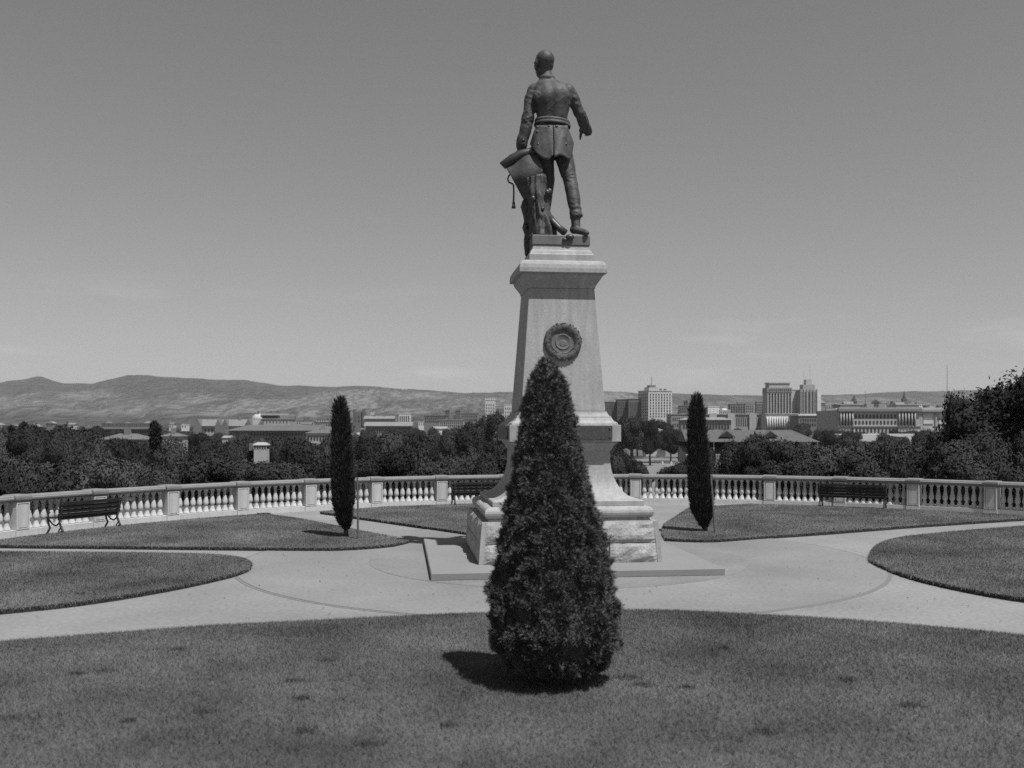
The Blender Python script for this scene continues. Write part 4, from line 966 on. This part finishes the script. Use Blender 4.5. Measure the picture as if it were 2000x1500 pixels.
# stepped tower with masts
d = 1290; t = bldg('slender stepped art deco tower with two radio masts', 1563, 1597, 761, 812, d, .26, 'office tower', depth=22, win=(9, 1, 764, 808, .5, .95), parapet=False, sink=4)
for a, b_, y0 in ((1568.5, 1592, 751), (1575.5, 1586.5, 741)): part_box(t, 'setback', a, b_, y0, 762, d, city(.26+.01*(a-1566)), .3+(a-1566)*.25, 16-(a-1566)*.3)
for i in range(6): px = 1564+i*6.3; part_box(t, 'pier', px-.7, px+.7, 759, 811, d, city(.33), -1, .1)
part_box(t, 'light_side', 1597, 1605, 766, 811, d, city(.5), 3, 20)
pole(t, 1571.5, 722, 756, d, .14, 'radio_mast'); pole(t, 1583.5, 712, 742, d, .14, 'radio_mast')
# parliament and long government fronts
d = 950; t = bldg('long grey government building with columned front behind the grandstand', 1378, 1496, 809, 842, d, .28, 'government building', depth=30, win=(26, 1, 814, 834, .45, .85))
for px in (1392, 1428, 1470): part_box(t, 'pavilion_front', px-7, px+7, 807, 840, d, city(.33), -1.5, -.2)
t = bldg('bright white marble colonnade at the right end of the government building', 1496, 1558, 808, 843, 930, .42, 'government building', depth=28, parapet=True)
for i in range(13):
    px = 1498.5+i*4.75; b = MB(); x = wx(px, 930)-t.location.x; b.tube([(x, -1.2, wz(842, 930)-t.location.z), (x, -1.2, wz(814, 930)-t.location.z)], [.75, .62], 8); b.build('column', city(.5), t, smooth=True)
panes(t, t['w'], wz(841, 930)-t.location.z, wz(815, 930)-t.location.z, 13, 1, 0, .45, .95)
t = bldg('long grey office range left of the right cypress', 1311, 1372, 809, 840, 960, .22, 'government building', depth=30, win=(14, 2, 813, 836, .5, .6))
t = bldg('low verandahed pavilion with a flat pale roof before the grey range', 1330, 1428, 820, 842, 900, .17, 'pavilion', depth=14, roof='hip', rtone=.34, roofh=5, win=(16, 1, 828, 838, .6, .85))
t = bldg('long dark range with a bright parapet between tower and railway station', 1560, 1638, 812, 842, 900, .15, 'government building', depth=30, win=(16, 2, 816, 834, .5, .6))
part_box(t, 'white_parapet', 1559, 1639, 808.5, 812, 900, city(.6), -.5, 2)
# railway station
d = 760; t = bldg('huge classical railway station with columned bays and attic', 1638, 1798, 801, 852, d, .34, 'railway station', depth=55, parapet=False, sink=6)
part_box(t, 'cornice', 1636, 1799, 799, 803.5, d, city(.16), -2.2, 3); part_box(t, 'parapet', 1638, 1798, 795.5, 799, d, city(.26), -.3, 3)
for a, b_ in ((1642, 1682), (1752, 1796)): part_box(t, 'attic', a, b_, 791, 796, d, city(.27), 1, 20); part_box(t, 'attic_roof', a-1, b_+1, 789.5, 791, d, city(.3), .5, 21)
for a, b_ in ((1700, 1714), (1724, 1736)): part_box(t, 'roof_room', a, b_, 788, 796, d, city(.24), 8, 14)
panes(t, 0, wz(831, d)-t.location.z, wz(808, d)-t.location.z, 12, 2, 0, .5, .62, x0=wx(1668, d)-t.location.x, x1=wx(1752, d)-t.location.x)
panes(t, 0, wz(846, d)-t.location.z, wz(834, d)-t.location.z, 13, 1, 0, .45, .7, x0=wx(1662, d)-t.location.x, x1=wx(1756, d)-t.location.x)
part_box(t, 'string_course', 1637, 1798.5, 831.5, 833, d, city(.3), -.8, .05)
for a, b_ in ((1640, 1666), (1754, 1788)):
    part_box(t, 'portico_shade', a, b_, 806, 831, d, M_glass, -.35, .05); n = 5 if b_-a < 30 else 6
    for i in range(n):
        px = a+1.6+(b_-a-3.2)*i/(n-1); b = MB(); x = wx(px, d)-t.location.x; b.tube([(x, -1.1, wz(831.4, d)-t.location.z), (x, -1.1, wz(804, d)-t.location.z)], [.62, .5], 8); b.build('column', city(.4), t, smooth=True)
pole(t, 1693, 763, 796, d, .22); pole(t, 1735, 784, 796, d, .12); pole(t, 1790, 786, 796, d, .12)
t = bldg('pale side front of the railway station with two large panels', 1796, 1860, 802, 852, d+1, .36, 'railway station', depth=50, parapet=False, sink=6)
part_box(t, 'cornice', 1797.5, 1862, 800, 804, d+1, city(.25), -2.4, 2); part_box(t, 'parapet', 1799, 1860, 796, 800, d+1, city(.34), -.2, 2)
for a, b_ in ((1803, 1822), (1833, 1852)): part_box(t, 'wall_panel', a, b_, 808, 828, d+1, city(.44), -.5, .05); part_box(t, 'panel_band', a-1, b_+1, 817, 818.5, d+1, city(.22), -.75, -.45)
for a in (1797.5, 1826, 1855): part_box(t, 'pilaster', a, a+3.2, 806, 850, d+1, city(.3), -.9, .05)
for a, b_ in ((1812, 1819), (1838, 1852)): part_box(t, 'roof_vent', a, b_, 791, 797, d+1, city(.14), 4, 9)
t = bldg('long bright white shed wall below the railway station', 1640, 1816, 848, 866, 620, .46, 'shed', name='white_shed', depth=18, parapet=False)
part_box(t, 'dark_opening', 1742, 1767, 853, 859, 620, M_glass, -.15, .05)
for px in (1669, 1795): part_box(t, 'white_post', px-.5, px+.5, 838, 850, 620, city(.6), .5, 1)
def spire(px, ytop, ybase, d, wpx, label):
    k = d/F; x = wx(px, d); zb = wz(ybase, d)-6; t = thing('clock_tower', label, 'tower', (x, d, zb)); w = wpx*k/2; h = wz(ytop, d)-zb
    MB().box(-w, w, -w, w, 0, h*.58).build('shaft', city(.14), t); MB().box(-w*1.2, w*1.2, -w*1.2, w*1.2, h*.58, h*.62).build('cornice', city(.18), t)
    MB().loft([(w*.95, h*.62), (w*.8, h*.74), (w*.4, h*.8), (w*.35, h*.88), (w*.03, h)], sq=False, n=8).build('spire', roofm(.1), t)
spire(1668, 770, 796, 1500, 9, 'dark pointed clock tower above the left end of the railway station')
spire(1766, 764, 796, 1600, 8, 'dark domed clock tower above the middle of the railway station')
t = thing('radio_mast', 'very tall thin radio mast above the right end of the railway station', 'mast', (wx(1850, 1400), 1400, wz(850, 1400)))
MB().tube([(0, 0, 0), (0, 0, 1400/F*138)], [.55, .25], 5).build('lattice_pole', city(.08), t)
# grandstand
d = 270; k = d/F; gx = wx(1490, d); gz = wz(905, d)
t = thing('grandstand', 'long sports grandstand with hipped roof and two dark gablets', 'grandstand', (gx, d, gz))
def gl(px): return wx(px, d)-gx
def gzl(y): return wz(y, d)-gz
b = MB(); x0, x1 = gl(1340), gl(1602); e0, e1 = gzl(863), gzl(840)
b.add([(x0, 0, e0), (x1, 0, e0), (x1, 14, e0), (x0, 14, e0), (x0, 7, e1), (gl(1560), 7, e1)], [(0, 1, 5, 4), (1, 2, 5), (2, 3, 4, 5), (3, 0, 4), (3, 2, 1, 0)]); rf = b.build('roof', roofm(.16), t)
for px in (1422, 1508):
    c = gl(px); zt, zb2 = gzl(840.5), gzl(854); w = 17*k
    MB().add([(c-w, 1.6, zb2), (c+w, 1.6, zb2), (c, 1.6, zt), (c, 6, zt)], [(0, 1, 2), (1, 3, 2), (0, 2, 3)]).build('gablet', roofm(.2), rf)
    MB().add([(c-w*.86, 1.55, zb2+.15), (c+w*.86, 1.55, zb2+.15), (c, 1.55, zt-.3), (c-w*.86, 1.5, zb2+.15)], [(0, 1, 2)]).build('louvre', M_glass, rf)
MB().box(x0, x1, 13, 13.5, 0, e0).build('rear_wall', city(.05), t)
MB().box(gl(1600), gl(1602), 1, 13, 0, e0-1.2).build('end_wall', city(.1), t)
for i in range(12):
    x = gl(1350+i*22.5); MB().tube([(x, .6, 0), (x, .6, e0)], .10, 6).build('roof_post', city(.5), t)
MB().add([(gl(1340), .2, 0), (gl(1604), .2, 0), (gl(1604), .2, gzl(889)), (gl(1340), .2, gzl(889)), (gl(1340), 12, gzl(872)), (gl(1604), 12, gzl(872)), (gl(1604), 12, 0), (gl(1340), 12, 0)], [(0, 1, 2, 3), (3, 2, 5, 4), (4, 5, 6, 7), (1, 6, 5, 2), (7, 0, 3, 4)]).build('seating_tier', city(.2), t)
MB().box(gl(1515), gl(1603), -1.6, .15, gzl(897), gzl(884)).build('front_wall', city(.4), t)
# clubhouse beside the oval and the oval itself
t = bldg('pale low clubhouse with a hipped roof right of the pedestal', 1262, 1300, 842, 862, 520, .42, 'clubhouse', name='clubhouse', depth=14, roof='hip', rtone=.42, roofh=6, win=(7, 1, 848, 856, .5, .7), chim=1)
bldg('small pale annex right of the low clubhouse', 1298, 1330, 847, 864, 540, .34, 'clubhouse', name='clubhouse', depth=12, roof='hip', rtone=.3, roofh=5, win=(6, 1, 852, 860, .5, .7))
oz = float(land_z(np.array(80.), np.array(480.)))
tag(slab_poly('oval_turf', [(75+95*math.cos(a), 420+190*math.sin(a)) for a in np.linspace(0, 2*math.pi, 60, endpoint=False)], oz-.3, oz+.25, M_oval), kind='structure')
for px, y, l in ((1294, 888, 'left white post standing on the pale oval grass'), (1311, 886, 'right white post standing on the pale oval grass')):
    dd = 470; tag(MB().loft([(.35, 0), (.33, 2.6), (.2, 2.8)], sq=False, n=8).build('sight_post', city(.6), loc=(wx(px, dd), dd, oz+.25)), l, 'post')
# left half of the city
t = bldg('pale battlemented hospital tower left of the pedestal', 948, 967, 781, 822, 1250, .45, 'hospital', depth=14, win=(4, 4, 788, 812, .35, .55), sink=4)
for i in range(5): px = 948.6+i*4.4; part_box(t, 'merlon', px-1, px+1, 777, 780.6, 1250, city(.45), 0, 2)
bldg('dark windowed hospital wing between the pale tower and pedestal', 967, 985, 793, 822, 1260, .30, 'hospital', depth=14, win=(6, 1, 797, 808, .5, .9), sink=4)
bldg('pale hospital end wing against the pedestal edge', 985, 1003, 790, 824, 1240, .46, 'hospital', depth=14, win=(4, 3, 794, 816, .4, .6), sink=4)
t = bldg('dark castle-like block with corner turrets right of the left cypress', 690, 712, 804, 836, 900, .12, 'building', depth=12, win=(3, 2, 810, 826, .3, .4), parapet=False)
for a in (690, 708.5): part_box(t, 'turret', a-.5, a+4, 799.5, 832, 900, city(.1), -1.5, 2)
t = bldg('low pale hall with long flat roofs right of the castle-like block', 712, 768, 818, 840, 860, .26, 'hall', depth=16, roof='gable', rtone=.3, roofh=6, win=(12, 1, 824, 834, .4, .6), chim=2)
t = bldg('white columned bank front on the left skyline', 779, 801, 807, 828, 1150, .5, 'bank', depth=12, win=(5, 1, 812, 826, .5, .95))
t = bldg('long low shed with a pale roof before the columned bank', 714, 802, 832, 850, 700, .14, 'shed', name='low_shed', depth=14, roof='gable', rtone=.32, roofh=8, win=(18, 1, 838, 846, .45, .7))
t = bldg('long dark warehouse with chimneys left of the hospital', 828, 872, 811, 834, 1100, .16, 'warehouse', depth=16, win=(11, 2, 814, 826), chim=0)
bldg('grey warehouse with many windows below the dark warehouse', 858, 906, 820, 838, 1000, .24, 'warehouse', depth=16, win=(12, 2, 823, 834))
bldg('narrow dark brick chimney block on the left skyline', 869, 877, 802, 822, 1150, .09, 'building', depth=8)
bldg('small square dark block right of the brick chimney block', 889, 898, 802, 824, 1120, .1, 'building', depth=8)
bldg('dark grey terrace right of the small square block', 900, 934, 807, 832, 1080, .18, 'building', depth=12, win=(9, 2, 810, 822))
bldg('bright low white wall building below the dark terrace', 846, 872, 837, 848, 640, .6, 'building', depth=8, roof='gable', rtone=.5, roofh=4)
bldg('small bright gabled house left of the long low shed', 697, 711, 841, 858, 600, .6, 'house', name='house', depth=8, roof='front_gable', rtone=.3, roofh=5)
# church-like school with bright roofs and gables
t = bldg('school with bright roofs and pointed gables at the left', 388, 500, 832, 850, 720, .3, 'school', name='school', depth=16, roof='gable', rtone=.32, roofh=13, chim=2, win=(16, 1, 836, 845, .4, .7))
for px, r in ((388, 8), (428, 6), (441, 7), (487, 8)):
    x = wx(px, 720)-t.location.x; w = r*t['k']; h = t['h']; MB().add([(x-w, -3, 0), (x+w, -3, 0), (x+w, -3, h), (x-w, -3, h), (x, -3, h+14*t['k']), (x-w, 6, 0), (x+w, 6, 0), (x+w, 6, h), (x-w, 6, h), (x, 6, h+14*t['k'])], [(0, 1, 2, 4, 3), (9, 7, 6, 5, 8), (1, 6, 7, 2), (5, 0, 3, 8), (2, 7, 9, 4), (8, 3, 4, 9), (1, 0, 5, 6)]).build('gable_wing', city(.13), t)
t = bldg('pale long hall with round dome end and dark clerestory at the left', 489, 566, 818, 836, 820, .30, 'hall', name='exhibition_hall', depth=22, win=(11, 1, 822, 827, .25, .7))
b = MB(); b.ball((-t['w']*.33, 8, t['h']), (6.5, 6.5, 4.6), 16, 10); b.build('dome', city(.36), t, smooth=True)
part_box(t, 'clerestory', 511, 540, 811, 818, 820, M_glass, 3, 12); part_box(t, 'roof_deck', 508, 556, 807.5, 811, 820, city(.34), 2, 14)
for px in (501, 526, 538): part_box(t, 'chimney', px-1.4, px+1.4, 802, 808, 820, city(.1), 5, 7)
t = bldg('very long low building with a plain grey roof behind the small tower', 448, 656, 841, 856, 560, .2, 'hall', name='long_hall', depth=18, roof='hip', rtone=.18, roofh=11, win=(34, 1, 844, 852, .45, .7))
t = bldg('verandahed pale house left of the left cypress', 598, 654, 846, 864, 430, .34, 'house', name='house', depth=12, roof='hip', rtone=.2, roofh=8, win=(9, 1, 850, 860, .55, .8), chim=1)
t = bldg('low flat block on the skyline left of the left cypress', 614, 650, 824, 838, 900, .2, 'building', depth=12, win=(8, 1, 827, 834))
t = bldg('pale house with a wide hipped roof before the terrace at the left', 196, 282, 858, 872, 330, .26, 'house', name='villa', depth=10, roof='hip', rtone=.2, roofh=11, win=(9, 1, 860, 868, .5, .7), chim=1)
t = bldg('long row of dark terrace houses with many chimneys at the left', 172, 305, 838, 850, 620, .16, 'terrace', name='terrace_row', depth=10, roof='gable', rtone=.13, roofh=5, win=(26, 1, 840, 847, .45, .7), chim=12)
bldg('pale small house right of the wide-roofed pale house', 312, 352, 852, 866, 420, .3, 'house', name='house', depth=10, roof='hip', rtone=.22, roofh=6, win=(6, 1, 856, 863), chim=1)
bldg('tiny bright house among the trees left of the small tower', 434, 448, 855, 864, 420, .34, 'house', name='house', depth=8, roof='gable', rtone=.4, roofh=4)
# small white tower with lantern cap
d = 170; k = d/F; t = thing('white_tower', 'small white square tower with dark louvred band and cap among trees', 'tower', (wx(511, d), d, wz(905, d)-3)); zb = t.location.z
w = 12*k; H = lambda y: wz(y, d)-zb
MB().box(-w, w, -w, w, 0, H(877)).build('shaft', city(.34), t); MB().box(-w*1.0, w*1.0, -w*1.0, w*1.0, H(877), H(869.5)).build('louvred_band', M_glass, t)
for i in range(6):
    x = -w+2*w*i/5; MB().box(x-.08, x+.08, -w-.06, -w, H(877), H(869.5)).build('band_post', city(.3), t)
MB().loft([(w*1.18, H(869.5)), (w*1.1, H(868)), (w*.75, H(865)), (w*.5, H(863.8))]).build('cap', city(.3), t); MB().box(-w*.15, w*.25, -.3, .3, H(864), H(856)).build('chimney', city(.08), t)
MB().box(-w*1.9, -w*1.05, -.5, w, H(880), H(866)).build('side_lean_to', city(.12), t)
# scattered small buildings along the skyline
i = 0
for a, b_, y0, y1, n in ((-60, 380, 826, 836, 15), (560, 690, 818, 832, 8), (715, 945, 810, 826, 14), (1330, 1500, 796, 806, 9), (1600, 1800, 784, 794, 13), (1800, 1900, 785, 800, 6)):
    for j in range(n):
        px = a+(b_-a)*(j+RND.uniform(.1, .9))/n; w = RND.uniform(7, 20); y = RND.uniform(y0, y1); d = RND.uniform(1350, 1900) if a > 700 else RND.uniform(1000, 1500); i += 1
        rf = RND.choice(['flat', 'flat', 'gable', 'hip', 'front_gable']); tone = RND.choice([.1, .14, .2, .28, .4, .5])
        bldg('small %s %s-roofed building, %s from the left of the scattered skyline buildings' % ('pale' if tone > .25 else 'dark', {'front_gable': 'gable'}.get(rf, rf), ordinal(i)), px-w/2, px+w/2, y, 834, d, tone, depth=10, roof=rf, rtone=RND.choice([.12, .2, .3]), roofh=RND.uniform(3, 6), win=(max(2, int(w/4)), 1, y+2, y+7, .4, .6), group='scattered skyline buildings', sink=5)
# suburb trees on the plain, too small to count
n = 2600; P = np.stack([NR.uniform(-1, 1, n), NR.uniform(1500, 4300, n)], 1); P[:, 0] *= P[:, 1]*.62
lv = []
for x, y in P:
    c = np.array([x, y, -11.3]); r = NR.uniform(3, 7); q = NR.normal(size=(7, 3)); q /= np.linalg.norm(q, axis=1, keepdims=True); q[:, 2] = np.abs(q[:, 2])
    for v in q:
        o = c+v*r*np.array([1, 1, .9]); a = np.cross(v, [0.3, .2, 1]); a /= np.linalg.norm(a); b2 = np.cross(v, a); s = r*.7
        lv.append(np.stack([o-a*s, o-b2*s, o+a*s, o+b2*s]))
tag(link('suburb_trees', np_mesh('suburb_trees', np.array(lv).reshape(-1, 3), None, M_leafA)), 'far carpet of suburban trees on the plain below the hills', 'trees', kind='stuff')

# ------------------------------------------------------------------ haze
hm = bpy.data.materials.new('haze'); hm.use_nodes = True; hn = hm.node_tree; hn.nodes.clear()
pv = hn.nodes.new('ShaderNodeVolumePrincipled'); pv.inputs['Color'].default_value = (.8, .8, .8, 1); pv.inputs['Density'].default_value = 3.5e-5; pv.inputs['Anisotropy'].default_value = 0.1
ho = hn.nodes.new('ShaderNodeOutputMaterial'); hn.links.new(pv.outputs[0], ho.inputs['Volume'])
tag(MB().box(-26000, 26000, -200, 16500, -22, 600).build('haze', hm), kind='stuff', label='thin even summer haze over the plain and hills', cat='haze')
